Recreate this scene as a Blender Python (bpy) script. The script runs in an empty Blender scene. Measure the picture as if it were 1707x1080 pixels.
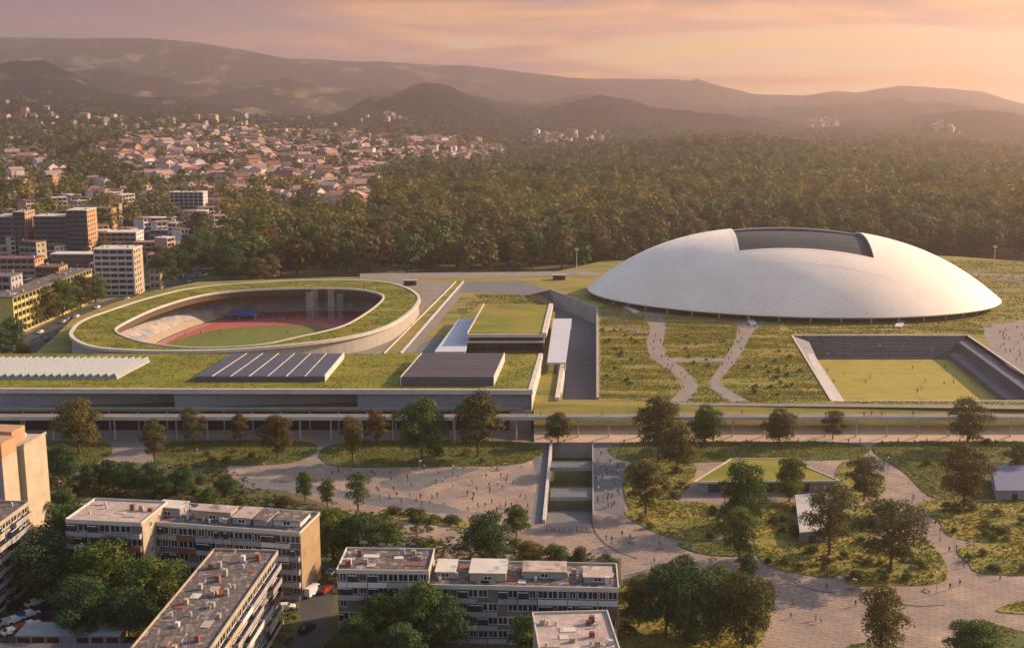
import bpy, bmesh, math, random
import numpy as np
from mathutils import Vector, Matrix, geometry
R_ = math.radians
rnd = random.Random(7)
nrs = np.random.RandomState(11)
scene = bpy.context.scene
COL = scene.collection

# ------------------------------------------------------------------ camera
CAM_H = 115.0; F = 2000.0; TH = math.atan(390.0/2000.0)
CT, ST = math.cos(TH), math.sin(TH)
cam_d = bpy.data.cameras.new('camera'); cam = bpy.data.objects.new('camera', cam_d); COL.objects.link(cam)
cam.location = (0, 0, CAM_H); cam.rotation_euler = (math.pi/2-TH, 0, 0)
cam_d.sensor_width = 36; cam_d.lens = 36*F/1707.0
cam_d.clip_start = 1; cam_d.clip_end = 60000
scene.camera = cam

# ------------------------------------------------------------------ light
SUN_AZ, SUN_EL = R_(66), R_(23.5)      # azimuth from +Y towards +X
sd = Vector((math.cos(SUN_EL)*math.sin(SUN_AZ), math.cos(SUN_EL)*math.cos(SUN_AZ), math.sin(SUN_EL)))
sun_d = bpy.data.lights.new('sun', 'SUN'); sun_d.energy = 5.0; sun_d.angle = R_(0.6); sun_d.color = (1.0, .69, .43)
sun = bpy.data.objects.new('sun', sun_d); COL.objects.link(sun)
sun.rotation_euler = sd.to_track_quat('Z', 'Y').to_euler()

world = bpy.data.worlds.new('World'); scene.world = world; world.use_nodes = True
nt = world.node_tree; nt.nodes.clear()
def N(tree, typ, **kw):
    n = tree.nodes.new(typ)
    for k, v in kw.items(): setattr(n, k, v)
    return n
def ramp(tree, stops, interp='LINEAR'):
    r = tree.nodes.new('ShaderNodeValToRGB'); cr = r.color_ramp; cr.interpolation = interp
    while len(cr.elements) < len(stops): cr.elements.new(0.5)
    for e, (p, c) in zip(cr.elements, stops):
        e.position = p; e.color = (c[0], c[1], c[2], 1) if hasattr(c, '__len__') else (c, c, c, 1)
    return r
def math_n(tree, op, a, b=None, c=None, clamp=False):
    m = tree.nodes.new('ShaderNodeMath'); m.operation = op; m.use_clamp = clamp
    for i, v in enumerate((a, b, c)):
        if v is None: continue
        if isinstance(v, (int, float)): m.inputs[i].default_value = v
        else: tree.links.new(v, m.inputs[i])
    return m.outputs[0]
def mix_c(tree, f, a, b, blend='MIX'):
    m = tree.nodes.new('ShaderNodeMix'); m.data_type = 'RGBA'; m.blend_type = blend; m.clamp_factor = True
    for sock, v in ((m.inputs[0], f), (m.inputs[6], a), (m.inputs[7], b)):
        if isinstance(v, (int, float)): sock.default_value = v
        elif isinstance(v, tuple): sock.default_value = (v[0], v[1], v[2], 1)
        else: tree.links.new(v, sock)
    return m.outputs[2]
sky = N(nt, 'ShaderNodeTexSky', sky_type='NISHITA'); sky.sun_disc = False
sky.sun_elevation = SUN_EL; sky.sun_rotation = SUN_AZ; sky.air_density = 1.2; sky.dust_density = 1.0
tc = N(nt, 'ShaderNodeTexCoord'); sep = N(nt, 'ShaderNodeSeparateXYZ'); nt.links.new(tc.outputs['Generated'], sep.inputs[0])
X, Y, Z = sep.outputs
cmb = N(nt, 'ShaderNodeCombineXYZ')
nt.links.new(math_n(nt, 'MULTIPLY', X, 2.6), cmb.inputs[0]); nt.links.new(math_n(nt, 'MULTIPLY', Z, 21.0), cmb.inputs[1]); nt.links.new(Y, cmb.inputs[2])
n1 = N(nt, 'ShaderNodeTexNoise'); n1.inputs['Scale'].default_value = 1.6; n1.inputs['Detail'].default_value = 6; n1.inputs['Roughness'].default_value = .52; n1.inputs['Distortion'].default_value = .6
nt.links.new(cmb.outputs[0], n1.inputs['Vector'])
n2 = N(nt, 'ShaderNodeTexNoise'); n2.inputs['Scale'].default_value = 3.4; n2.inputs['Detail'].default_value = 5
cmb2 = N(nt, 'ShaderNodeCombineXYZ')
nt.links.new(math_n(nt, 'MULTIPLY_ADD', X, 2.0, 5.3), cmb2.inputs[0]); nt.links.new(math_n(nt, 'MULTIPLY', Z, 40.0), cmb2.inputs[1]); nt.links.new(Y, cmb2.inputs[2])
nt.links.new(cmb2.outputs[0], n2.inputs['Vector'])
# position across the view (x: -0.42 .. 0.42) pushes from lilac to yellow, height pushes back to pink
g = math_n(nt, 'MULTIPLY_ADD', X, 1.0, 0.46)
g = math_n(nt, 'ADD', g, math_n(nt, 'MULTIPLY', math_n(nt, 'SUBTRACT', n1.outputs[0], 0.5), 1.9))
g = math_n(nt, 'ADD', g, math_n(nt, 'MULTIPLY', math_n(nt, 'SUBTRACT', n2.outputs[0], 0.5), 0.45))
g = math_n(nt, 'SUBTRACT', g, math_n(nt, 'MULTIPLY', math_n(nt, 'SUBTRACT', Z, 0.035, clamp=True), 6.0), clamp=True)
cr = ramp(nt, [(0.0, (.32, .21, .25)), (.25, (.46, .26, .25)), (.40, (.70, .33, .20)), (.52, (.98, .47, .17)), (.68, (.88, .62, .34)), (.86, (.98, .64, .22)), (1.0, (1.08, .66, .17))])
nt.links.new(g, cr.inputs[0])
bg1 = N(nt, 'ShaderNodeBackground'); nt.links.new(mix_c(nt, 1.0, sky.outputs[0], (1.06, .96, .90), 'MULTIPLY'), bg1.inputs[0]); bg1.inputs[1].default_value = 0.15
bg2 = N(nt, 'ShaderNodeBackground'); nt.links.new(cr.outputs[0], bg2.inputs[0]); bg2.inputs[1].default_value = 0.50
mx = N(nt, 'ShaderNodeMixShader'); nt.links.new(math_n(nt, 'MULTIPLY', math_n(nt, 'SUBTRACT', Z, 0.10, clamp=True), 4.0, clamp=True), mx.inputs[0])
nt.links.new(bg2.outputs[0], mx.inputs[1]); nt.links.new(bg1.outputs[0], mx.inputs[2])
wo = N(nt, 'ShaderNodeOutputWorld'); nt.links.new(mx.outputs[0], wo.inputs[0])

vs = scene.view_settings
scene.display_settings.display_device = 'sRGB'
vs.view_transform = 'Standard'; vs.look = 'None'; vs.gamma = 1; vs.use_curve_mapping = False; vs.exposure = 0.95
cy = scene.cycles
scene.render.engine = 'CYCLES'
cy.max_bounces = 5; cy.diffuse_bounces = 2; cy.glossy_bounces = 2; cy.transmission_bounces = 2; cy.transparent_max_bounces = 6; cy.volume_bounces = 1
cy.use_denoising = True
try: cy.denoiser = 'OPENIMAGEDENOISE'
except Exception: pass

# ------------------------------------------------------------------ pixel <-> world helpers (site survey)
def ray(px, py):
    a = (px-853.5)/F; b = -(py-540)/F
    return a, CT+b*ST, -ST+b*CT
def W(px, py, z=0.0):
    dx, dy, dz = ray(px, py); t = (z-CAM_H)/dz
    return Vector((dx*t, dy*t, z))
def zpix(D, py):
    b = -(py-540)/F
    return CAM_H + D*(-ST+b*CT)/(CT+b*ST)
def PX(v):
    d = v[1]*CT-(v[2]-CAM_H)*ST; u = v[1]*ST+(v[2]-CAM_H)*CT
    return 853.5+F*v[0]/d, 540-F*u/d
def P2(pts, z=0.0): return [W(x, y, z) for x, y in pts]

# ------------------------------------------------------------------ materials
MATS = {}
KEEP = ('white_paint', 'track_red', 'stand_seats', 'stand_concrete', 'bark', 'tan_paving')
def mat(name, c1, c2=None, scale=.3, rough=.85, c3=None, spec=.2, bump=0, bscale=3.0, stretch=(1, 1, 1), detail=5, metal=0, objvar=0, transl=0, band=None):
    if name in MATS: return MATS[name]
    m = bpy.data.materials.new(name); MATS[name] = m; m.use_nodes = True; t = m.node_tree; b = t.nodes['Principled BSDF']
    b.inputs['Roughness'].default_value = rough; b.inputs['Specular IOR Level'].default_value = spec; b.inputs['Metallic'].default_value = metal
    tcn = t.nodes.new('ShaderNodeTexCoord'); mp = t.nodes.new('ShaderNodeMapping'); mp.inputs['Scale'].default_value = stretch
    t.links.new(tcn.outputs['Object'], mp.inputs['Vector'])
    if c2 is None: c2 = tuple(x*.82 for x in c1)
    if name not in KEEP: c1 = tuple(x*.8 for x in c1); c2 = tuple(x*.8 for x in c2); c3 = None if c3 is None else tuple(x*.8 for x in c3)
    nz = t.nodes.new('ShaderNodeTexNoise'); nz.inputs['Scale'].default_value = scale; nz.inputs['Detail'].default_value = detail; nz.inputs['Roughness'].default_value = .62
    t.links.new(mp.outputs[0], nz.inputs['Vector'])
    stops = [(.34, c1), (.66, c2)] if c3 is None else [(.32, c1), (.5, c2), (.68, c3)]
    r = ramp(t, stops); t.links.new(nz.outputs[0], r.inputs[0]); col = r.outputs[0]
    if objvar:
        oi = t.nodes.new('ShaderNodeObjectInfo'); rr = ramp(t, [(0, (1-objvar,)*3), (1, (1+objvar,)*3)])
        t.links.new(oi.outputs['Random'], rr.inputs[0]); col = mix_c(t, 1.0, col, rr.outputs[0], 'MULTIPLY')
    t.links.new(col, b.inputs['Base Color'])
    if bump:
        nb = t.nodes.new('ShaderNodeTexNoise'); nb.inputs['Scale'].default_value = bscale; nb.inputs['Detail'].default_value = 4
        t.links.new(mp.outputs[0], nb.inputs['Vector'])
        bp = t.nodes.new('ShaderNodeBump'); bp.inputs['Strength'].default_value = bump; bp.inputs['Distance'].default_value = .4
        t.links.new(nb.outputs[0], bp.inputs['Height']); t.links.new(bp.outputs[0], b.inputs['Normal'])
    if transl:
        tr = t.nodes.new('ShaderNodeBsdfTranslucent'); t.links.new(col, tr.inputs[0]); ms = t.nodes.new('ShaderNodeMixShader'); ms.inputs[0].default_value = transl
        t.links.new(b.outputs[0], ms.inputs[1]); t.links.new(tr.outputs[0], ms.inputs[2]); t.links.new(ms.outputs[0], t.nodes['Material Output'].inputs[0])
    return m

def leaf_mat(name, dark, light, warm, nsc=.45):
    m = bpy.data.materials.new(name); MATS[name] = m; m.use_nodes = True; t = m.node_tree; b = t.nodes['Principled BSDF']
    b.inputs['Roughness'].default_value = .7; b.inputs['Specular IOR Level'].default_value = .15
    g = t.nodes.new('ShaderNodeNewGeometry'); nz = t.nodes.new('ShaderNodeTexNoise'); nz.inputs['Scale'].default_value = nsc; nz.inputs['Detail'].default_value = 5 if nsc > .2 else 3; nz.inputs['Roughness'].default_value = .7 if nsc > .2 else .5
    t.links.new(g.outputs['Position'], nz.inputs['Vector'])
    r = ramp(t, [(.33, dark), (.52, light), (.70, warm)]); t.links.new(nz.outputs[0], r.inputs[0])
    at = t.nodes.new('ShaderNodeAttribute'); at.attribute_name = 'tint'
    oi = t.nodes.new('ShaderNodeObjectInfo'); rr = ramp(t, [(0, (.72, .82, .8)), (.5, (1, 1, 1)), (1, (1.35, 1.16, .9))])
    t.links.new(oi.outputs['Random'], rr.inputs[0])
    col = mix_c(t, 1.0, r.outputs[0], rr.outputs[0], 'MULTIPLY')
    col = mix_c(t, 1.0, col, at.outputs['Color'], 'MULTIPLY')
    t.links.new(col, b.inputs['Base Color'])
    tr = t.nodes.new('ShaderNodeBsdfTranslucent'); t.links.new(col, tr.inputs[0]); ms = t.nodes.new('ShaderNodeMixShader'); ms.inputs[0].default_value = .3
    t.links.new(b.outputs[0], ms.inputs[1]); t.links.new(tr.outputs[0], ms.inputs[2]); t.links.new(ms.outputs[0], t.nodes['Material Output'].inputs[0])
    return m

LEAF = {
 'green': leaf_mat('leaf_green', (.024, .050, .016), (.070, .115, .026), (.20, .20, .038)),
 'dark': leaf_mat('leaf_dark', (.020, .046, .020), (.052, .095, .034), (.14, .175, .048)),
 'olive': leaf_mat('leaf_olive', (.050, .052, .020), (.11, .10, .034), (.21, .17, .055)),
 'rust': leaf_mat('leaf_rust', (.055, .042, .018), (.110, .078, .026), (.19, .11, .036)),
 'pale': leaf_mat('leaf_pale', (.065, .062, .030), (.12, .105, .045), (.19, .15, .06)),
 'herb': leaf_mat('leaf_herb', (.060, .070, .022), (.10, .105, .030), (.17, .15, .045)),
 'forest': leaf_mat('leaf_forest', (.050, .058, .020), (.092, .096, .030), (.175, .150, .042), .05),
}
bark = mat('bark', (.07, .05, .035), (.12, .09, .06), 2)
m_conc = mat('concrete', (.40, .37, .33), (.30, .28, .26), .12, bump=.1)
m_conc_w = mat('pale_concrete', (.62, .57, .50), (.50, .46, .41), .2)
m_paving = mat('plaza_paving', (.41, .295, .225), (.27, .21, .175), .06, c3=(.47, .34, .255), bump=.08, bscale=.8, detail=8)
m_path = mat('path_paving', (.30, .255, .22), (.23, .195, .17), .15, detail=7)
m_road = mat('asphalt', (.055, .055, .058), (.085, .082, .08), .15)
m_grass_dark = mat('park_grass', (.045, .075, .018), (.085, .105, .025), .12, c3=(.15, .13, .035), bump=.4, bscale=1.5, detail=8)
m_meadow = mat('meadow', (.075, .105, .02), (.23, .20, .035), .05, c3=(.34, .22, .06), stretch=(.6, 2.4, 1), bump=.4, bscale=1, detail=9)
m_roofgreen = mat('green_roof', (.105, .125, .014), (.20, .19, .016), .07, c3=(.28, .21, .03), bump=.5, bscale=1.2, detail=9, stretch=(.7, 1.4, 1))
m_pitch = mat('pitch_turf', (.27, .24, .035), (.36, .28, .05), .08, c3=(.24, .23, .04), detail=8)
m_glass = mat('dark_glass', (.018, .024, .034), (.03, .036, .045), .5, rough=.12, spec=.6)
m_black = mat('black_panel', (.018, .016, .024), (.03, .026, .036), .6, rough=.35, spec=.4)
m_white = mat('white_paint', (.78, .76, .72), (.68, .66, .62), .8)
m_red = mat('track_red', (.36, .10, .085), (.27, .085, .075), .15, detail=8)
m_ground = mat('earth', (.06, .07, .028), (.10, .095, .04), .03, c3=(.14, .115, .07), detail=9, bump=.3, bscale=.5)

# ------------------------------------------------------------------ object helpers
def tag(o, label=None, cat=None, group=None, kind=None):
    if label: o['label'] = label
    if cat: o['category'] = cat
    if group: o['group'] = group
    if kind: o['kind'] = kind
    return o
def empty(name, loc=(0, 0, 0), rz=0, label=None, cat=None, group=None):
    o = bpy.data.objects.new(name, None); o.empty_display_size = 1; COL.objects.link(o)
    o.location = loc; o.rotation_euler = (0, 0, rz); return tag(o, label, cat, group)
class MB:
    def __init__(s): s.v = []; s.f = []; s.m = []
    def face(s, pts, m=0):
        i = len(s.v); s.v.extend([tuple(p) for p in pts]); s.f.append(tuple(range(i, i+len(pts)))); s.m.append(m)
    def box(s, x0, x1, y0, y1, z0, z1, m=0):
        i = len(s.v)
        s.v += [(x0, y0, z0), (x1, y0, z0), (x1, y1, z0), (x0, y1, z0), (x0, y0, z1), (x1, y0, z1), (x1, y1, z1), (x0, y1, z1)]
        for f in ((3, 2, 1, 0), (4, 5, 6, 7), (0, 1, 5, 4), (1, 2, 6, 5), (2, 3, 7, 6), (3, 0, 4, 7)):
            s.f.append(tuple(i+k for k in f)); s.m.append(m)
        return s
    def prism(s, pts, z0, z1, m=0, mtop=None, bottom=True):
        n = len(pts); P = [(p[0], p[1]) for p in pts]
        area = sum(P[i][0]*P[(i+1) % n][1]-P[(i+1) % n][0]*P[i][1] for i in range(n))
        if area < 0: P = P[::-1]
        i = len(s.v); s.v += [(x, y, z0) for x, y in P]+[(x, y, z1) for x, y in P]
        s.f.append(tuple(i+n+k for k in range(n))); s.m.append(m if mtop is None else mtop)
        if bottom: s.f.append(tuple(i+k for k in range(n-1, -1, -1))); s.m.append(m)
        for k in range(n):
            s.f.append((i+k, i+(k+1) % n, i+n+(k+1) % n, i+n+k)); s.m.append(m)
        return s
    def loft(s, ringA, ringB, m=0, closed=True):
        n = len(ringA); i = len(s.v); s.v += [tuple(p) for p in ringA]+[tuple(p) for p in ringB]
        for k in range(n if closed else n-1):
            s.f.append((i+k, i+(k+1) % n, i+n+(k+1) % n, i+n+k)); s.m.append(m)
        return s
    def tube(s, a, b, r0, r1=None, n=6, m=0):
        a = Vector(a); b = Vector(b); r1 = r0 if r1 is None else r1
        d = (b-a).normalized(); u = d.orthogonal().normalized(); w = d.cross(u)
        A = [a+(u*math.cos(t)+w*math.sin(t))*r0 for t in [2*math.pi*k/n for k in range(n)]]
        B = [b+(u*math.cos(t)+w*math.sin(t))*r1 for t in [2*math.pi*k/n for k in range(n)]]
        s.loft(A, B, m); s.face(A[::-1], m); s.face(B, m); return s
    def mesh(s, name, mats, smooth=False):
        me = bpy.data.meshes.new(name); me.from_pydata(s.v, [], s.f); 
        for q in (mats if isinstance(mats, (list, tuple)) else [mats]): me.materials.append(q)
        me.polygons.foreach_set('material_index', s.m)
        if smooth: me.polygons.foreach_set('use_smooth', [True]*len(s.f))
        me.update(); return me
    def build(s, name, mats, parent=None, smooth=False, loc=None, rz=0):
        o = bpy.data.objects.new(name, s.mesh(name, mats, smooth)); COL.objects.link(o)
        if parent: o.parent = parent
        if loc is not None: o.location = loc
        if rz: o.rotation_euler = (0, 0, rz)
        return o
def place(name, me, parent=None, loc=(0, 0, 0), rz=0, scale=None):
    o = bpy.data.objects.new(name, me); COL.objects.link(o); o.parent = parent; o.location = loc; o.rotation_euler = (0, 0, rz)
    if scale is not None: o.scale = scale
    return o
def kids(o): return [c for c in o.children]
def copy_tree(o, parent=None):
    c = o.copy(); COL.objects.link(c); c.parent = parent
    for ch in list(o.children): copy_tree(ch, c)
    return c
def sheet(name, pts, z, m, kind='structure', holes=(), thick=0.0, label=None):
    pts = [Vector((p[0], p[1], z)) for p in pts]
    if holes:
        polys = [pts]+[[Vector((p[0], p[1], z)) for p in h] for h in holes]
        tris = geometry.tessellate_polygon(polys); flat = [p for q in polys for p in q]
        b = MB(); b.v = [tuple(p) for p in flat]; 
        for t in tris:
            a, c, d = [flat[i] for i in t]
            if (c-a).cross(d-a).z < 0: t = t[::-1]
            b.f.append(tuple(t)); b.m.append(0)
    else:
        b = MB()
        if thick: b.prism(pts, z-thick, z)
        else:
            n = len(pts); area = sum(pts[i].x*pts[(i+1) % n].y-pts[(i+1) % n].x*pts[i].y for i in range(n))
            b.face(pts if area > 0 else pts[::-1])
    o = b.build(name, m); tag(o, label=label, kind=kind); return o
def smooth_poly(pts, n=8):
    """Catmull-Rom through 2-D points (closed)."""
    out = []; L = len(pts)
    for i in range(L):
        p0, p1, p2, p3 = [Vector(pts[(i+k) % L][:2]) for k in (-1, 0, 1, 2)]
        for k in range(n):
            t = k/n
            out.append(.5*((2*p1)+(-p0+p2)*t+(2*p0-5*p1+4*p2-p3)*t*t+(-p0+3*p1-3*p2+p3)*t**3))
    return out
def inside(p, poly):
    x, y = p[0], p[1]; c = False; n = len(poly); j = n-1
    for i in range(n):
        xi, yi = poly[i][0], poly[i][1]; xj, yj = poly[j][0], poly[j][1]
        if (yi > y) != (yj > y) and x < (xj-xi)*(y-yi)/(yj-yi)+xi: c = not c
        j = i
    return c
def ordw(n):
    if 10 <= n % 100 <= 20: return '%dth' % n
    return '%d%s' % (n, {1: 'st', 2: 'nd', 3: 'rd'}.get(n % 10, 'th'))
LAB = {}      # base text -> list of objects, numbered from the left at the end
def later(o, text): LAB.setdefault(text, []).append(o)

# ------------------------------------------------------------------ terrain
def ip(xs, tab): return np.interp(xs, [a for a, _ in tab], [b for _, b in tab])
SKY = [(-600, 80), (0, 62), (100, 64), (250, 65), (330, 70), (400, 82), (480, 98), (560, 101), (640, 103), (700, 108), (780, 110), (850, 118), (900, 124), (950, 131), (1050, 132), (1130, 133), (1150, 136), (1160, 131), (1200, 143), (1260, 158), (1340, 160), (1390, 151), (1430, 155), (1500, 143), (1560, 147), (1640, 154), (1680, 166), (1707, 173), (2300, 178)]
MID2 = [(-600, 100), (0, 92), (300, 128), (600, 140), (850, 168), (950, 160), (1050, 160), (1150, 176), (1250, 188), (1350, 176), (1500, 170), (1707, 182), (2300, 190)]
MID1 = [(-600, 110), (0, 106), (80, 110), (180, 150), (260, 168), (350, 176), (450, 186), (510, 194), (570, 178), (640, 156), (700, 145), (750, 143), (810, 157), (870, 178), (950, 172), (1000, 168), (1100, 187), (1230, 190), (1300, 205), (1450, 212), (1520, 205), (1560, 191), (1640, 187), (1707, 192), (2300, 200)]
V32 = [(-600, 170), (0, 172), (200, 185), (450, 203), (850, 226), (1000, 236), (1200, 236), (1400, 240), (1707, 246), (2300, 250)]
CR23 = [(-600, 235), (0, 232), (200, 222), (400, 226), (600, 240), (830, 268), (900, 262), (1000, 252), (1100, 244), (1200, 240), (1300, 248), (1450, 260), (1600, 268), (1707, 272), (2300, 280)]
NODES = [(800, None), (1250, None), (2300, CR23), (3200, V32), (4300, MID1), (5000, 'v'), (6000, MID2), (6700, 'v2'), (8200, SKY), (10500, 'end')]
_fr = [(nrs.uniform(-1, 1), nrs.uniform(-1, 1), nrs.uniform(0, 6.28)) for _ in range(40)]
def fbm(x, y, base=300.0, octs=6, seed=0):
    out = np.zeros_like(x, dtype=float); amp = 1.0
    for o in range(octs):
        for k in range(3):
            a, b, c = _fr[(seed*7+o*3+k) % 40]; l = math.hypot(a, b)+1e-6
            ph = 2*math.pi*(a/l*x+b/l*y)/(base/(1.9**o))*(1+.13*k)+c+o
            out += amp*np.sin(ph+1.3*np.sin(ph*.37+c))/3
        amp *= .55
    return out
def HT(x, y):
    x = np.asarray(x, float); y = np.asarray(y, float); px = 853.5+2038*x/np.maximum(y, 1)
    zs = []
    prev = None
    for D, tab in NODES:
        if tab is None: z = np.zeros_like(x)+(0 if D < 900 else 3)
        elif tab == 'v': z = prev*.62
        elif tab == 'v2': z = prev*.72
        elif tab == 'end': z = prev*.3-120
        else: z = zpix(D, ip(px, tab))
        prev = z; zs.append(z)
    out = np.zeros_like(x)
    for i in range(len(NODES)-1):
        d0, d1 = NODES[i][0], NODES[i+1][0]
        t = np.clip((y-d0)/(d1-d0), 0, 1); t = t*t*(3-2*t)
        m = (y >= d0) & (y < d1)
        out = np.where(m, zs[i]*(1-t)+zs[i+1]*t, out)
    out = np.where(y >= NODES[-1][0], zs[-1], out)
    amp = np.clip((y-900)/3500, 0, 1)*20
    edge = 1-.80*np.exp(-((y-8200)/700)**2)
    gul = np.abs(fbm(x, y*.35, 1500, 3, 2))
    out = out+fbm(x, y, 900, 6)*amp*edge+fbm(x*.8, y*.5, 260, 3, 1)*np.clip((y-3200)/2000, 0, 1)*np.clip((8100-y)/500, 0, 1)*16-gul*np.clip((y-3300)/1500, 0, 1)*np.clip((8200-y)/800, 0, 1)*42
    return np.where(y < 800, 0, out)

def grid_mesh(name, ys, us, mat_):
    U, Yg = np.meshgrid(us, ys); Xg = U*Yg; Zg = HT(Xg, Yg); Zg[0, :] = 0
    v = np.stack([Xg.ravel(), Yg.ravel(), Zg.ravel()], 1); nr, nc = Yg.shape
    idx = np.arange(nr*nc).reshape(nr, nc)
    f = np.stack([idx[:-1, :-1].ravel(), idx[:-1, 1:].ravel(), idx[1:, 1:].ravel(), idx[1:, :-1].ravel()], 1)
    return v, f

# ------------------------------------------------------------------ hills
us = np.linspace(-.78, .78, 420); ys = np.concatenate([np.linspace(800, 2300, 110), np.geomspace(2320, 10400, 230)])
hv, hf = grid_mesh('hills', ys, us, None)
me = bpy.data.meshes.new('hills'); me.from_pydata(hv.tolist(), [], hf.tolist()); me.polygons.foreach_set('use_smooth', [True]*len(hf))
def hills_material():
    m = bpy.data.materials.new('hillside'); m.use_nodes = True; t = m.node_tree; b = t.nodes['Principled BSDF']
    b.inputs['Roughness'].default_value = .95; b.inputs['Specular IOR Level'].default_value = .05
    g = t.nodes.new('ShaderNodeNewGeometry')
    def nz(s, d=6, rgh=.6, off=0):
        n = t.nodes.new('ShaderNodeTexNoise'); n.inputs['Scale'].default_value = s; n.inputs['Detail'].default_value = d; n.inputs['Roughness'].default_value = rgh
        mp = t.nodes.new('ShaderNodeMapping'); mp.inputs['Location'].default_value = (off, off, 0); mp.inputs['Scale'].default_value = (1, .6, 1)
        t.links.new(g.outputs['Position'], mp.inputs[0]); t.links.new(mp.outputs[0], n.inputs['Vector']); return n.outputs[0]
    wood = ramp(t, [(.35, (.008, .013, .014)), (.55, (.018, .024, .020)), (.7, (.036, .036, .026))]); t.links.new(nz(.045, 8, .75), wood.inputs[0])
    field = ramp(t, [(.3, (.07, .065, .035)), (.5, (.14, .115, .06)), (.72, (.28, .20, .11))]); t.links.new(nz(.012, 5, .6, 90), field.inputs[0])
    mk = ramp(t, [(.55, 0), (.60, 1)]); t.links.new(nz(.0034, 9, .68, 400), mk.inputs[0])
    sx = t.nodes.new('ShaderNodeSeparateXYZ'); t.links.new(g.outputs['Position'], sx.inputs[0])
    # cleared farm land lies mostly on the left hand slopes
    lf = math_n(t, 'MULTIPLY_ADD', sx.outputs[0], -.0011, .25, clamp=True)
    f = math_n(t, 'MULTIPLY', mk.outputs[0], lf)
    col = mix_c(t, f, wood.outputs[0], field.outputs[0]); t.links.new(col, b.inputs['Base Color'])
    nb = nz(.014, 10, .72); bp = t.nodes.new('ShaderNodeBump'); bp.inputs['Strength'].default_value = 1; bp.inputs['Distance'].default_value = 60
    t.links.new(nb, bp.inputs['Height']); t.links.new(bp.outputs[0], b.inputs['Normal'])
    return m
me.materials.append(hills_material()); ho = bpy.data.objects.new('hills', me); COL.objects.link(ho); tag(ho, kind='structure')

# ------------------------------------------------------------------ near ground, plaza, streets
court = P2([(921, 739), (987, 739), (988, 872), (909, 872)])
sheet('ground', [(-620, 120), (620, 120), (625, 800.5), (-625, 800.5)], 0, m_ground, holes=[court])
plaza_px = [(380, 700), (1950, 700), (1950, 1110), (1250, 1110), (1035, 1000), (1035, 930), (700, 930), (655, 880), (470, 815), (380, 800)]
sheet('plaza', P2(plaza_px), .03, m_paving, holes=[court])
sheet('pavement', P2([(-500, 700), (380, 700), (380, 768), (300, 775), (230, 790), (-500, 800)]), .02, m_path)
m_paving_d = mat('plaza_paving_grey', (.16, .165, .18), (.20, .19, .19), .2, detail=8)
def slabs(m, sc, lo, mo=.8, ms=.03):
    t = m.node_tree; b = t.nodes['Principled BSDF']; src = b.inputs['Base Color'].links[0].from_socket; br = t.nodes.new('ShaderNodeTexBrick'); br.inputs['Scale'].default_value = sc; br.inputs['Mortar Size'].default_value = ms
    br.inputs['Color1'].default_value = (1, 1, 1, 1); br.inputs['Color2'].default_value = (lo, lo, lo*.98, 1); br.inputs['Mortar'].default_value = (lo*mo, lo*mo, lo*mo, 1); tcn = t.nodes.new('ShaderNodeTexCoord'); mp = t.nodes.new('ShaderNodeMapping'); mp.inputs['Rotation'].default_value = (0, 0, .35)
    t.links.new(tcn.outputs['Object'], mp.inputs[0]); t.links.new(mp.outputs[0], br.inputs['Vector']); t.links.new(mix_c(t, 1, src, br.outputs[0], 'MULTIPLY'), b.inputs['Base Color'])
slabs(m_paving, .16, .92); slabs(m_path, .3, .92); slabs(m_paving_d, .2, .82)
def band(name, px, m, z): return sheet(name, smooth_poly(P2(px), 6), z, m)
band('path', [(385, 797), (480, 802), (600, 822), (690, 832), (762, 848), (745, 856), (640, 845), (520, 822), (400, 812)], m_paving_d, .05)  # long shadow across the plaza, laid in as a darker paving band
band('path', [(520, 738), (560, 738), (545, 772), (520, 785), (490, 785)], m_path, .07)
sheet('road', P2([(505, 975), (560, 960), (556, 1000), (548, 1030), (520, 1110), (430, 1110), (470, 1060), (500, 1020)]), .03, m_road)
sheet('road', P2([(-60, 1000), (60, 985), (120, 1000), (90, 1050), (230, 1065), (200, 1110), (-90, 1110)]), .03, m_road)
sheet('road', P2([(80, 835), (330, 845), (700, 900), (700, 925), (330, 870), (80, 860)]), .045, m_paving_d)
sheet('shade_tinted_way', P2([(989, 739), (1037, 739), (1046, 800), (1040, 862), (989, 850)]), .05, m_paving_d)  # way right of the court, bluish shade put into its grey colour
sheet('shade_tinted_way', P2([(880, 739), (918, 739), (906, 872), (886, 872), (896, 800)]), .055, m_paving_d)  # way left of the court, coloured grey for the same shade
band('shade_tinted_way', [(640, 800), (720, 786), (800, 780), (740, 800), (690, 818), (640, 812)], m_paving_d, .052)  # patch of plaza shade coloured in as grey paving
sheet('lawn', smooth_poly(P2([(470, 1022), (498, 1022), (503, 1040), (488, 1062), (468, 1060)]), 4), .12, m_grass_dark)
dc = MB()
for L_ in ([(985, 868), (992, 888), (1008, 906), (1032, 920), (1062, 931)], [(1330, 975), (1362, 984), (1392, 988)], [(1480, 1004), (1530, 1010), (1575, 1008)], [(1040, 960), (1100, 945), (1160, 940)]):
    Pq = P2(L_, .075)
    for p, q in zip(Pq, Pq[1:]): n = (q-p).cross(Vector((0, 0, 1))).normalized()*.22; dc.face([p+n, q+n, q-n, p-n])
tag(dc.build('drain_channel', m_road), kind='structure')
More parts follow.
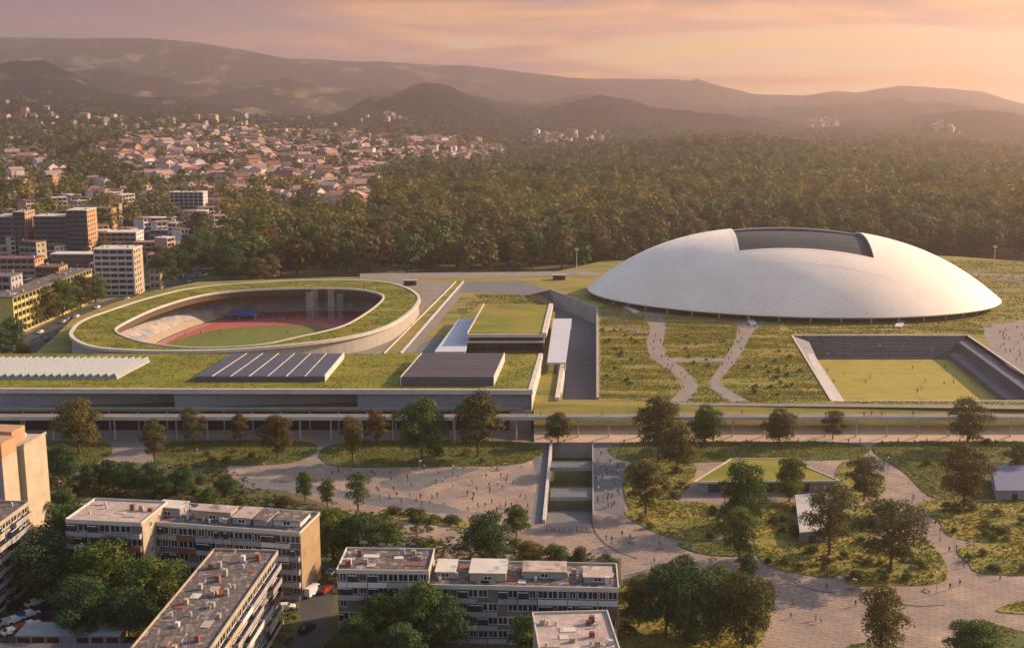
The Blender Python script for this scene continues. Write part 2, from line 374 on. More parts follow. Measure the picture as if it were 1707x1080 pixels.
# boulevard running past the oval stadium
boul = [(-20, 588), (40, 560), (120, 522), (200, 498), (262, 480), (318, 452), (352, 438), (352, 446), (342, 458), (290, 486), (240, 503), (170, 526), (100, 560), (75, 585), (30, 600), (-40, 612)]
sheet('road', P2(boul), .04, m_road)
sheet('pavement', P2([(-20, 574), (110, 512), (250, 474), (352, 436), (352, 440), (255, 478), (120, 519), (-20, 588)]), .10, m_path)
mk = MB()
for i in range(34):
    a = W(20, 585).lerp(W(345, 446), i/34); b2 = W(20, 585).lerp(W(345, 446), (i+.45)/34); n = (b2-a).cross(Vector((0, 0, 1))).normalized()*.12
    mk.face([a-n, b2-n, b2+n, a+n])
o = mk.build('road_marking', m_white); o.location.z = .06; tag(o, kind='structure')

GREEN0 = {   # planted beds of the lower park, raised behind low kerbs
 'a': [(20, 740), (180, 740), (150, 776), (10, 780)], 'b': [(285, 738), (515, 738), (500, 768), (400, 776), (270, 772)],
 'c': [(572, 738), (880, 738), (872, 772), (700, 778), (548, 775)], 'd': [(1048, 738), (1405, 738), (1425, 764), (1250, 768), (1050, 770)],
 'e': [(1465, 738), (1760, 738), (1760, 830), (1640, 832), (1560, 832), (1510, 790)], 'f': [(1043, 852), (1110, 838), (1205, 843), (1230, 880), (1190, 897), (1130, 900), (1070, 876)],
 'g': [(1262, 850), (1340, 845), (1475, 845), (1505, 870), (1440, 905), (1400, 958), (1340, 958), (1275, 940), (1258, 905)],
 'h': [(1445, 905), (1545, 905), (1578, 966), (1480, 976), (1408, 968)], 'i': [(1538, 838), (1640, 836), (1760, 842), (1760, 905), (1600, 899), (1565, 870)],
 'j': [(1604, 912), (1760, 906), (1760, 955), (1640, 956), (1615, 940)], 'k': [(1660, 1018), (1760, 990), (1760, 1022)],
 'l': [(640, 850), (700, 856), (800, 874), (790, 882), (700, 872), (640, 862)], 'm': [(1033, 975), (1150, 952), (1270, 965), (1290, 1010), (1230, 1110), (1033, 1110)],
 'n': [(1048, 775), (1150, 772), (1155, 800), (1110, 845), (1050, 848)], 'o': [(1130, 906), (1240, 903), (1262, 925), (1180, 925)],
 'p': [(1150, 845), (1320, 838), (1320, 850), (1255, 862), (1210, 850)], 'q': [(1400, 775), (1440, 772), (1470, 800), (1468, 825), (1395, 832)],
 'r': [(1590, 1090), (1620, 1040), (1720, 1060), (1760, 1110), (1600, 1110)], 's': [(1405, 1110), (1420, 1075), (1500, 1080), (1520, 1110)],
}
BEDS0 = []
kerb = MB()
for k, p in GREEN0.items():
    sp = smooth_poly(P2(p), 5); BEDS0.append(sp)
    sheet('lawn', sp, .16+.006*len(BEDS0), m_grass_dark if k not in 'fghjiklnpqm' else m_meadow, thick=.15)
lawn_town = [(-120, 770), (370, 775), (480, 835), (660, 860), (800, 890), (1030, 930), (1030, 1110), (560, 1110), (556, 962), (500, 975), (480, 1110), (-120, 1110)]

# ------------------------------------------------------------------ upper site (6 m above the lower park)
PZ = 8.0
def catm(pxs, z, n=6): return smooth_poly(P2(pxs, z), n)
outer_px = [(117, 562), (119, 549), (135, 535), (180, 518), (250, 496), (330, 479), (450, 470), (560, 467), (640, 470), (680, 480), (700, 494), (697, 508), (680, 525), (650, 543), (600, 559), (520, 572), (400, 583), (300, 586), (200, 584), (145, 577)]
inner_px = [(196, 553), (201, 543), (260, 515), (330, 494), (400, 485), (500, 481), (580, 482), (620, 487), (638, 495), (626, 510), (592, 533), (560, 547), (500, 561), (430, 575), (330, 580), (250, 572), (212, 562)]
floor_px = [(262, 592), (262, 572), (330, 543), (400, 526), (480, 521), (560, 520), (610, 521), (640, 532), (640, 560), (600, 600), (400, 640), (300, 640)]
SC = W(425, 545, 6); SC = Vector((SC.x, SC.y))
def resample(poly, n=144):
    out = []
    for k in range(n):
        a = 2*math.pi*k/n; d = Vector((math.cos(a), math.sin(a))); best = None
        for i in range(len(poly)):
            p, q = poly[i]-SC, poly[(i+1) % len(poly)]-SC; e = q-p; den = d.x*e.y-d.y*e.x
            if abs(den) < 1e-9: continue
            t = (p.x*e.y-p.y*e.x)/den; s_ = (p.x*d.y-p.y*d.x)/den
            if t > 0 and -1e-6 <= s_ <= 1+1e-6 and (best is None or t > best): best = t
        out.append(SC+d*(best or 1))
    return out
RO = resample(catm(outer_px, 15)); RI = resample(catm(inner_px, 15)); RF = resample(catm(floor_px, 0))
RF = [f if (f-SC).length < (o_-SC).length*.93 else SC+(o_-SC)*.93 for f, o_ in zip(RF, RO)]
def at(R, z): return [(p.x, p.y, z) for p in R]
def lerpR(A, B, t): return [a*(1-t)+b*t for a, b in zip(A, B)]
def offs(R, d): return [p+(p-SC).normalized()*d for p in R]

plateau_px = [(-500, 681), (886, 681), (890, 675), (2000, 675), (2000, 440), (1707, 436), (1600, 428), (1450, 420), (1000, 436), (930, 452), (770, 456), (640, 462), (560, 462), (330, 470), (250, 486), (180, 508), (120, 532), (92, 560), (60, 588), (0, 598), (-500, 640)]
pitch_px = [(1322, 560), (1610, 560), (1800, 705), (1800, 668), (1388, 668)]
pitch = P2([(1322, 560), (1612, 560), (1770, 668), (1388, 668)], PZ)
trench = P2([(870, 486), (915, 484), (994, 515), (994, 666), (938, 666), (925, 600), (925, 520), (880, 500)], PZ)
plat = P2(plateau_px, PZ)
sheet('upper_park_ground', plat, PZ, m_meadow, holes=[lerpR(RO, RI, .06), pitch, trench])
sk = MB()
for i in range(len(plat)):
    a, b = plat[i], plat[(i+1) % len(plat)]; sk.face([(b.x, b.y, 0), (a.x, a.y, 0), (a.x, a.y, PZ), (b.x, b.y, PZ)])
tag(sk.build('retaining_wall', m_conc), label='long concrete retaining wall holding up the whole raised park', cat='wall')
# planted slope behind the raised walkway on the right
b = MB(); rows = [(W(1400, 675, PZ).y-.02, PZ-.01, 0), (W(1400, 684, PZ).y, 6.6, 0), (W(1400, 690, PZ).y, 4.3, 0), (W(1400, 712, 3).y, 3.1, 1), (W(1400, 735, 0).y-1.5, .04, 1)]
xs0, xs1 = W(890, 690, PZ).x, 230
for (y0, z0_, m0), (y1, z1_, m1) in zip(rows, rows[1:]):
    for i in range(60):
        xa, xb = xs0+(xs1-xs0)*i/60, xs0+(xs1-xs0)*(i+1)/60; b.face([(xa, y1, z1_), (xb, y1, z1_), (xb, y0, z0_), (xa, y0, z0_)], m0 if m0 == m1 or m1 == 1 and False else m1)
tag(b.build('planted_slope', [m_meadow, mat('tan_paving', (.74, .52, .36), (.62, .44, .30), .12, c3=(.68, .50, .30), detail=8)]), kind='structure')
SLOPE = rows

def path6(px, z=.03, m=m_path, n=6): return sheet('path', smooth_poly(P2(px, PZ), n), PZ+z, m)
path6([(1072, 522), (1104, 522), (1110, 545), (1106, 572), (1112, 592), (1135, 610), (1158, 632), (1163, 650), (1140, 672), (1112, 674), (1136, 646), (1120, 620), (1084, 597), (1078, 570), (1084, 548)])
path6([(1232, 532), (1276, 532), (1250, 560), (1236, 590), (1214, 618), (1200, 636), (1218, 652), (1250, 670), (1222, 672), (1186, 648), (1184, 634), (1206, 600), (1224, 570), (1230, 548)], .035)
path6([(1108, 597), (1160, 597), (1220, 597), (1218, 603), (1160, 602), (1108, 603)], .04)
path6([(1640, 552), (1660, 540), (1800, 536), (1800, 660), (1700, 622), (1655, 585)], .03)
path6([(1000, 521), (1060, 548), (1078, 552), (1078, 556), (1055, 553), (1000, 527)], .045)
sheet('path', P2([(1345, 590), (1356, 590), (1408, 669), (1384, 669)], PZ), PZ+.05, m_conc_w)
sheet('path', P2([(1112, 671), (1700, 676), (2000, 680), (2000, 686), (1500, 679), (1112, 675)], PZ), PZ+.028, m_path)
sheet('path', P2([(660, 588), (775, 468), (790, 468), (690, 588)], PZ), PZ+.03, m_path)
sheet('path', P2([(480, 589), (520, 576), (640, 556), (700, 512), (705, 488), (640, 462), (720, 470), (760, 470), (640, 592)], PZ), PZ+.025, m_path)
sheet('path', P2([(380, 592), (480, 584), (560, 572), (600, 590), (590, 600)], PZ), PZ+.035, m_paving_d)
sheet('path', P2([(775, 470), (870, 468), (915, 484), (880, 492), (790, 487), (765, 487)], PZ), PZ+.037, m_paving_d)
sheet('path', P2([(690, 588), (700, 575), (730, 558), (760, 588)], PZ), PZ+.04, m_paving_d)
sheet('path', P2([(600, 456), (1000, 452), (1000, 459), (600, 466)], PZ), PZ+.045, m_path)
sheet('path', P2([(1500, 440), (1800, 470), (1800, 488), (1690, 470), (1560, 446)], PZ), PZ+.03, m_path)
ln = MB()
for x0, x1, y0, y1, w in ((772, 668, 470, 590, .5), (760, 640, 470, 590, .25)):
    a, b = W(x0, y0, PZ), W(x1, y1, PZ); n = (b-a).cross(Vector((0, 0, 1))).normalized()*w
    ln.prism([a-n, b-n, b+n, a+n], PZ, PZ+.55)
tag(ln.build('low_wall', m_conc_w), label='pair of low pale kerb walls lining the straight ramp beside the oval stadium', cat='wall')

# trench floor and walls, pitch floor and terraces
sheet('sunken_yard', trench, .3, m_paving_d)
tw = MB()
for i in range(len(trench)):
    a, b = trench[i], trench[(i+1) % len(trench)]; tw.face([(a.x, a.y, .3), (b.x, b.y, .3), (b.x, b.y, PZ), (a.x, a.y, PZ)])
for i in (1, 2):
    a, b = trench[i], trench[i+1]; d = (b-a).normalized(); n = Vector((d.y, -d.x, 0))*-.9
    q = [a, b, b+n, a+n]; tw.prism(q, PZ+.01, PZ+.9)
tag(tw.build('yard_wall', m_conc), label='grey concrete wall edging the sunken service yard between hall and meadow', cat='wall')
pin = [W(1345, 592, .3), W(1592, 592, .3)]
fl = P2([(1322, 592), (1596, 592), (1800, 700), (1360, 720)], .3)
pf = [pitch[0]+Vector((4, -13, 0)), pitch[1]+Vector((-12, -13, 0)), pitch[2]+Vector((-12, 1, 0)), pitch[3]+Vector((1.5, 1, 0))]
o = sheet('sports_lawn', pf, .32, m_pitch)
st = MB()
for i in range(0, 14):
    t = (i+.5)/14; a = pf[3].lerp(pf[0], t); b = pf[2].lerp(pf[1], t); d = Vector((0, .09, 0)); st.face([a-d, b-d, b+d, a+d])
o = st.build('pitch_marking', mat('turf_stripe', (.13, .14, .03), (.17, .15, .04), 1)); o.location.z = .33; tag(o, kind='structure')
root = empty('terrace', (0, 0, 0), 0, 'sunken stepped terrace and walls round the striped sports lawn by the white dome', 'terrace')
def steps(name, A0, A1, B0, B1, zt, zb, n, m, parent):
    b = MB()
    for i in range(n):
        t0, t1 = i/n, (i+1)/n; z0 = zt+(zb-zt)*(i+.35)/n; z1 = zt+(zb-zt)*(i+1.35)/n if i < n-1 else zb
        p, q, r, s_ = A0.lerp(B0, t0), A1.lerp(B1, t0), A1.lerp(B1, t1), A0.lerp(B0, t1)
        b.face([(s_.x, s_.y, z0), (r.x, r.y, z0), (q.x, q.y, z0), (p.x, p.y, z0)]); b.face([(s_.x, s_.y, z1), (r.x, r.y, z1), (r.x, r.y, z0), (s_.x, s_.y, z0)])
    return b.build(name, m, parent)
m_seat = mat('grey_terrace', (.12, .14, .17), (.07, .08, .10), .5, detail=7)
steps('stand', pitch[0], pitch[1], pf[0], pf[1], PZ, .3, 14, m_seat, root)
steps('slope', pitch[1], pitch[2], pf[1], pf[2], PZ, .3, 2, m_seat, root)
b = MB(); b.face([pitch[0], pf[0], pf[3], pitch[3]]); b.face([pitch[3], pf[3], pf[2], pitch[2]]); b.build('retaining_wall', m_conc, root)
b = MB()
for i, (p, q) in enumerate(((pitch[0], pitch[1]), (pitch[1], pitch[2]), (pitch[3], pitch[0]))):
    d = (q-p).normalized(); n = Vector((-d.y, d.x, 0))*.8; b.prism([p, q, q+n, p+n], PZ+.01, PZ+.35+.004*i)
b.build('coping', m_conc_w, root)

# ------------------------------------------------------------------ oval stadium
stad = empty('oval_stadium', (SC.x, SC.y, PZ), 0, 'low oval athletics stadium with a grassed ring roof round a red track', 'stadium')
def sbuild(b, name, m, smooth=False):
    o = b.build(name, m, stad, smooth); o.matrix_parent_inverse = Matrix.Translation((-SC.x, -SC.y, -PZ)); return o
b = MB(); b.loft(at(offs(RI, 1.0), 15), at(offs(RO, -1.6), 15)); sbuild(b, 'green_roof', m_roofgreen)
b = MB(); b.loft(at(offs(RO, -1.6), 15.00), at(offs(RO, -1.6), 15.35)); b.loft(at(offs(RO, -1.6), 15.35), at(RO, 15.35)); b.loft(at(RO, 15.35), at(RO, 14.20)); b.loft(at(RO, 14.20), at(offs(RO, -1.2), 14.20)); sbuild(b, 'roof_rim', m_conc_w)
b = MB(); b.loft(at(offs(RI, 1.0), 15.00)[::-1], at(offs(RI, 1.0), 15.35)[::-1]); b.loft(at(offs(RI, 1), 15.35)[::-1], at(RI, 15.35)[::-1]); b.loft(at(RI, 15.35)[::-1], at(RI, 14.50)[::-1]); sbuild(b, 'inner_rim', m_conc_w)
b = MB(); b.loft(at(RI, 14.50)[::-1], at(offs(RI, .8), 11.60)[::-1]); sbuild(b, 'inner_fascia', mat('bronze_louvre', (.10, .07, .055), (.16, .11, .08), 1.5, stretch=(1, 1, .1)))
b = MB(); b.loft(at(offs(RI, .8), 11.60)[::-1], at(offs(RI, 1.6), 11.50)[::-1]); b.loft(at(offs(RI, 1.6), 11.50)[::-1], at(lerpR(RI, RO, .9), 12.50)[::-1]); sbuild(b, 'soffit', m_conc)
b = MB(); b.loft(at(offs(RO, -1.2), 14.20), at(offs(RO, -.2), 0)); sbuild(b, 'outer_wall', mat('ribbed_concrete', (.42, .38, .33), (.34, .31, .28), .5, stretch=(1, 1, .15)))
b = MB(); nst = 18; top_ = lerpR(RI, RO, .80)
for i in range(nst):
    A = at(lerpR(RF, top_, i/nst), .35+9.6*i/nst); Bq = at(lerpR(RF, top_, (i+1)/nst), .35+9.6*i/nst); Cq = at(lerpR(RF, top_, (i+1)/nst), .35+9.6*(i+1)/nst)
    b.loft(A[::-1], Bq[::-1], 1 if 3 < i < 12 else 0); b.loft(Bq[::-1], Cq[::-1], 1 if 3 < i < 12 else 0)
sbuild(b, 'stand', [mat('stand_concrete', (.40, .33, .23), (.30, .25, .18), .5), mat('stand_seats', (.14, .19, .30), (.48, .40, .32), .16, stretch=(1, 1, 1), detail=8)])
b = MB(); b.face(at(RF, .1)); sbuild(b, 'running_track', m_red)
lawn = smooth_poly(P2([(275, 578), (342, 553), (415, 545), (515, 542), (546, 550), (515, 570), (440, 612), (315, 612)], .2), 6)
b = MB(); b.face([(p.x, p.y, .16) for p in (lawn if sum(lawn[i].x*lawn[(i+1) % len(lawn)].y-lawn[(i+1) % len(lawn)].x*lawn[i].y for i in range(len(lawn))) > 0 else lawn[::-1])]); sbuild(b, 'field', mat('field_turf', (.12, .15, .03), (.17, .17, .04), .1, stretch=(1, .1, 1)))
b = MB()
for r_ in (1.0, .965, .93):
    b.loft(at([SC+(p-SC)*r_*.985 for p in RF], .14), at([SC+(p-SC)*r_*.980 for p in RF], .14))
sbuild(b, 'track_lines', m_white)
# blue awning on the far side of the track and pale light screens
aw = W(405, 531, 0.2); t_ = empty('event_tent', (aw.x, aw.y, .2), .05, 'blue canopy tent on the red track inside the oval stadium', 'tent')
b = MB(); b.face([(-7, -3, 3), (0, -3.4, 3.9), (0, 3.4, 3.9), (-7, 3, 3)]); b.face([(0, -3.4, 3.9), (7, -3, 3), (7, 3, 3), (0, 3.4, 3.9)]); b.face([(-7, -3, 3), (-7, -3, 2.2), (7, -3, 2.2), (7, -3, 3), (0, -3.4, 3.9)]); b.face([(7, -3, 2.2), (7, 3, 2.2), (7, 3, 3), (7, -3, 3)])
b.build('canopy', mat('blue_canvas', (.06, .16, .60), (.05, .12, .45), 1), t_)
pole = MB().tube((0, 0, 0), (0, 0, 3), .12).mesh('tent_pole', m_white)
for x in (-6.6, 6.6):
    for y in (-2.8, 2.8): place('pole', pole, t_, (x, y, 0))
scr = MB(); 
for i in range(4): scr.box(-1.5+i*.87, -1.36+i*.87, -.07, .07, 0, 13)
for i in range(12): scr.box(-1.36, 1.11, -.05, .05, 1+i*1.04, 1.12+i*1.04)
scm = scr.mesh('lighting_screen', mat('pale_mesh', (.50, .50, .50), (.38, .40, .42), .6))
SCRL = ['tall pale lattice mast in the oval stadium, leftmost of the four', 'second pale lattice mast from the left inside the oval stadium', 'third pale lattice mast from the left inside the oval stadium', 'tall pale lattice mast in the oval stadium, rightmost of the four']
for i, (x, y, s_) in enumerate(((517, 536, 1.15), (526, 531, 1.2), (553, 536, 1.25), (568, 532, 1.0))):
    p = W(x, y, .3); o = place('lattice_mast', scm, None, p, 0, (1, 1, s_)); tag(o, SCRL[i], 'mast', 'pale lattice masts inside the oval stadium')

# ------------------------------------------------------------------ hall with the long green roof
HZ = 14.6
hall = empty('green_roof_hall', W(420, 660, PZ), 0, 'long low hall with a meadow roof along the raised walkway', 'hall'); hm = hall.location.copy()
def hbuild(b, name, m):
    o = b.build(name, m, hall); o.matrix_parent_inverse = Matrix.Translation(-hm); return o
ro = P2([(-420, 648), (888, 651), (905, 590), (845, 589), (700, 588), (575, 589), (0, 589), (-420, 589)], HZ)
b = MB(); rin = [ro[0]+Vector((0, 1.2, 0)), ro[1]+Vector((-1.6, 1.2, 0)), ro[2]+Vector((-1.6, -.5, 0)), ro[-1]+Vector((0, -.5, 0))]
b.prism(rin, HZ-.5, HZ+.05); hbuild(b, 'green_roof', m_roofgreen)
b = MB(); b.prism([ro[0], ro[1], ro[1]+Vector((-1.5, 1.1, 0)), ro[0]+Vector((0, 1.1, 0))], HZ-1.4, HZ+.25)
b.prism([ro[1]+Vector((0, -.003, 0)), ro[2], ro[2]+Vector((-1.6, 0, 0)), ro[1]+Vector((-1.5, 1.12, 0))], HZ-1.4, HZ+.30)
hbuild(b, 'parapet', m_conc_w)
b = MB(); b.prism([ro[0]+Vector((0, 1.13, 0)), ro[1]+Vector((-1.6, 1.13, 0)), ro[2]+Vector((-1.6, -.6, 0)), ro[-1]+Vector((0, -.6, 0))], HZ-1.2, HZ-.55); hbuild(b, 'roof_slab', m_conc)
m_fac = mat('blue_grey_render', (.30, .31, .33), (.24, .25, .28), .12)
def hx(px): return W(px, 651, HZ).x
fy = W(500, 650, HZ).y
for (x0, x1) in ((-420, -20), (-20, 285), (285, 592), (592, 887)):
    b = MB(); a = hx(x0)+.4; c = hx(x1)-.2; d = 1.2; e = 9.0 if x1 < 880 else 1.4
    b.face([(a, fy+d, PZ), (c, fy+e, PZ), (c, fy+e, HZ-1.4), (a, fy+d, HZ-1.4)]); b.face([(a, fy+e+.1, PZ), (a, fy+d, PZ), (a, fy+d, HZ-1.4), (a, fy+e+.1, HZ-1.4)])
    hbuild(b, 'wall_panel', m_fac)
b = MB(); q = ro[1]+Vector((-.3, .8, 0)); r_ = ro[2]+Vector((-.4, 0, 0)); b.face([(q.x, q.y, PZ), (r_.x, r_.y, PZ), (r_.x, r_.y, HZ-1.3), (q.x, q.y, HZ-1.3)])
hbuild(b, 'end_wall', m_conc_w)
b = MB(); q = ro[2]; r_ = ro[-1]; b.face([(q.x, q.y, PZ), (r_.x, r_.y, PZ), (r_.x, r_.y, HZ-.5), (q.x, q.y, HZ-.5)]); hbuild(b, 'rear_wall', m_conc)
m_green_under = m_grass_dark
# rooftop units
def quad_unit(name, label, cat, px4, h, parts):
    base = P2(px4, HZ+.05); c = sum(base, Vector())/4; r = empty(name, (c.x, c.y, HZ+.05), 0, label, cat); L = [p-c for p in base]; parts(r, L, h); return r
def lp(L, u, v):  # bilinear: u along front, v to the back ; L = fl, fr, br, bl
    return L[0].lerp(L[1], u).lerp(L[3].lerp(L[2], u), v)
def solar(r, L, h):
    b = MB(); b.prism([lp(L, 0, 0), lp(L, 1, 0), lp(L, 1, 1), lp(L, 0, 1)], 0, h*.8); b.build('base', mat('slate_cladding', (.10, .10, .125), (.13, .13, .15), 1), r)
    b = MB(); e = lp(L, 1, 0); f = lp(L, 1, 1); n = Vector((.25, 0, 0)); b.prism([e, e+n, f+n, f], 0, h); b.build('side_wall', m_conc_w, r)
    for i in range(7):
        u0, u1 = i/7+.012, (i+1)/7-.022
        b = MB(); b.prism([lp(L, u0, .02), lp(L, u1, .02), lp(L, u1, .98), lp(L, u0, .98)], h*.8+.02, h*.84); b.build('solar_panel', m_black, r)
        b = MB(); b.prism([lp(L, u1+.009, .0), lp(L, u1+.015, .0), lp(L, u1+.015, 1), lp(L, u1+.009, 1)], h*.8+.01, h*.89); b.build('skylight_strip', m_conc_w, r)
quad_unit('solar_roof_deck', 'dark solar panel deck with white stripes on the green hall roof', 'solar deck', [(325, 636), (541, 636), (573, 597), (387, 597)], 2.3, solar)
def slats(r, L, h):
    b = MB(); b.prism([lp(L, 0, 0), lp(L, 1, 0), lp(L, 1, 1), lp(L, 0, 1)], 0, h*.85); b.build('base', mat('slate_cladding', (.10, .10, .125), (.13, .13, .15), 1), r)
    for u in (0, 1):
        e = lp(L, u, 0); f = lp(L, u, 1); n = Vector((.35 if u else -.35, 0, 0)); b = MB(); b.prism([e, e+n, f+n, f], 0, h*1.02); b.build('side_wall', m_conc_w, r)
    for i in range(11):
        v0 = i/11+.012; b = MB(); b.prism([lp(L, .003, v0), lp(L, .997, v0), lp(L, .997, v0+.068), lp(L, .003, v0+.068)], h*.85+.01, h*.97); b.build('louvre', mat('plum_louvre', (.085, .075, .095), (.12, .10, .11), 1), r)
quad_unit('louvred_roof_box', 'low plum grey louvred box at the right end of the green hall roof', 'roof box', [(669, 643), (822, 643), (840, 602), (704, 602)], 3.2, slats)
def saw(r, L, h):
    b = MB(); b.prism([lp(L, 0, 0), lp(L, 1, 0), lp(L, 1, 1), lp(L, 0, 1)], 0, .4); b.build('base', m_conc_w, r)
    n = 22
    for i in range(n):
        u0, u1, um = i/n, (i+1)/n, (i+.72)/n
        A, B_, Cc, D_ = lp(L, u0, 0), lp(L, u1, 0), lp(L, u1, 1), lp(L, u0, 1); M0, M1 = lp(L, um, 0), lp(L, um, 1); k = Vector((0, 0, .4)); H_ = Vector((0, 0, h))
        b = MB(); b.face([A+k, M0+H_, M1+H_, D_+k]); b.face([M0+H_, B_+k, Cc+k, M1+H_], 1); b.face([A+k, B_+k, M0+H_], 1); b.face([D_+k, M1+H_, Cc+k], 0); b.build('sawtooth', [m_conc_w, mat('sawtooth_glass', (.30, .33, .36), (.24, .27, .30), 1)], r)
quad_unit('sawtooth_skylight', 'white sawtooth skylight roof at the left end of the green hall roof', 'skylight', [(-90, 632), (195, 632), (250, 603), (0, 603)], 2.2, saw)

# square pavilion with a green roof, and its two pale canopies
pz = 16.5
rq = P2([(778, 556), (911, 556), (922, 507), (806, 507)], pz); c0 = sum(rq, Vector())/4
r = empty('square_pavilion', (c0.x, c0.y, PZ), 0, 'square pavilion with a meadow roof and dark glass front behind the long hall', 'pavilion'); Lq = [p-Vector((c0.x, c0.y, PZ)) for p in rq]; Lq = [Vector((p.x, p.y, 0)) for p in Lq]
zt = pz-PZ
b = MB(); b.prism([lp(Lq, .02, .04), lp(Lq, .96, .04), lp(Lq, .96, .98), lp(Lq, .02, .98)], 0, zt-1.6); b.build('wall', mat('bronze_frame', (.12, .085, .06), (.17, .12, .08), 1), r)
b = MB(); b.prism([lp(Lq, 0, 0), lp(Lq, 1, 0), lp(Lq, 1, 1), lp(Lq, 0, 1)], zt-1.6, zt-.3); b.build('roof_slab', m_conc_w, r)
b = MB(); b.prism([lp(Lq, .015, .02), lp(Lq, .94, .02), lp(Lq, .94, .98), lp(Lq, .015, .98)], zt-.29, zt-.05); b.build('green_roof', m_roofgreen, r)
for (u0, u1, v0, v1) in ((0, .015, 0, 1), (.94, 1, 0, 1)):
    b = MB(); b.prism([lp(Lq, u0, v0), lp(Lq, u1, v0), lp(Lq, u1, v1), lp(Lq, u0, v1)], zt-.28, zt+.35); b.build('parapet', m_conc_w, r)
for i in range(8):
    b = MB(); p0 = lp(Lq, .03+i*.115, .037); p1 = lp(Lq, .03+i*.115+.105, .037); b.box(p0.x, p1.x, p0.y-.05, p0.y+.02, 1.0, 4.4); b.build('window', m_glass, r)
b = MB(); p0 = lp(Lq, .0, -.02); p1 = lp(Lq, .98, -.02); b.box(p0.x, p1.x, p0.y-.6, p0.y+.6, 5.0, 5.5); b.build('sunshade', m_conc_w, r)
def canopy(px4, z, label):
    q = P2(px4, z); c = sum(q, Vector())/4; e = empty('entrance_canopy', (c.x, c.y, PZ), 0, label, 'canopy', 'pale flat canopies beside the square pavilion'); L = [Vector((p.x-c.x, p.y-c.y, 0)) for p in q]
    b = MB(); b.prism(L, z-PZ-.6, z-PZ); b.build('slab', mat('pale_lilac_slab', (.52, .53, .58), (.46, .48, .55), .2), e)
    for i in range(4):
        p = L[i]*.9; MB().tube((p.x, p.y, -5.6 if i in () else 0), (p.x, p.y, z-PZ-.6), .35).build('post', m_conc_w, e)
canopy([(724, 586), (776, 586), (790, 531), (765, 531)], 12, 'pale flat canopy on the left of the square pavilion')
canopy([(912, 604), (943, 604), (953, 531), (922, 531)], 12, 'pale flat canopy on the right of the square pavilion')
b = MB(); q0, q1 = W(935, 605, PZ), W(925, 668, PZ); b.prism([q0, q0+Vector((1.6, 0, 0)), q1+Vector((1.6, 0, 0)), q1], .3, PZ+1.2)
tag(b.build('yard_side_wall', m_conc_w), 'narrow pale wall between the hall end and the sunken yard', 'wall')
# small kiosks and light masts at the back edge
def kiosk(px, py, label):
    p = W(px, py, PZ); e = empty('kiosk', (p.x, p.y, PZ), 0, label, 'kiosk'); MB().box(-3.5, 3.5, -2, 2, 0, 2.6).build('body', mat('dark_timber', (.07, .05, .045), (.10, .07, .06), 1), e); MB().box(-4, 4, -2.5, 2.5, 2.6, 2.9).build('roof', m_conc, e); MB().box(-2.4, 2.4, -2.06, -2.01, .5, 2.1).build('window', m_glass, e)
kiosk(684, 475, 'small dark kiosk behind the right end of the oval stadium'); kiosk(932, 466, 'small dark kiosk on the far path left of the white dome')
def mast(px, py, h, label):
    p = W(px, py, PZ); e = empty('light_mast', (p.x, p.y, PZ), 0, label, 'light mast', 'tall light masts on the far edge of the site')
    MB().tube((0, 0, 0), (0, 0, h), .28, .14).build('pole', m_conc_w, e); MB().box(-1.2, 1.2, -.25, .25, h-.9, h+.4).build('lamp_head', m_conc_w, e)
mast(961, 457, 15, 'tall thin light mast just left of the white dome'); mast(1656, 452, 15, 'tall thin light mast to the right of the white dome')

# ------------------------------------------------------------------ white dome
cl, crt = W(980, 478, 11.2), W(1666, 497, 11.2)
front = W(1330, 528, 11.2)
ctr = (cl+crt)/2; ax = (crt-cl); A_ = ax.length/2; ax.normalize(); ay = Vector((-ax.y, ax.x, 0)); 
B_ = max(46, abs((front-ctr).dot(ay)))
dome = empty('domed_arena', (ctr.x, ctr.y, PZ), math.atan2(ax.y, ax.x), 'huge white shell dome arena with a dark skylight cut in its crown', 'arena')
DH = 33.0; z0 = 11.2-PZ
def dz(x, y, k=0.0):
    r = math.sqrt((x/A_)**2+(y/B_)**2); return z0+(DH)*(1-min(1, r)**2.75)-k
b = MB(); NR, NA = 70, 200; ids = {}
def dv(i, j):
    j %= NA; key = (i, j if i else 0)
    if key not in ids:
        rr = (i/NR); rr = 1-(1-rr)**1.15 if rr < 1 else 1; a = 2*math.pi*j/NA; x, y = A_*rr*math.cos(a), B_*rr*math.sin(a); ids[key] = len(b.v); b.v.append((x, y, dz(x, y)))
    return ids[key]
for i in range(NR):
    for j in range(NA):
        f = (dv(i, j), dv(i+1, j), dv(i+1, j+1), dv(i, j+1)); f = tuple(dict.fromkeys(f))
        b.f.append(f); b.m.append(0)
# carve the skylight with a fine grid instead of radial cells
keep = []; 
for f in b.f:
    cx_ = sum(b.v[k][0] for k in f)/len(f); cy_ = sum(b.v[k][1] for k in f)/len(f)
    keep.append(not (abs(cx_) < 46 and -42 < cy_ < 31))
b.f = [f for f, k in zip(b.f, keep) if k]; b.m = [0]*len(b.f)
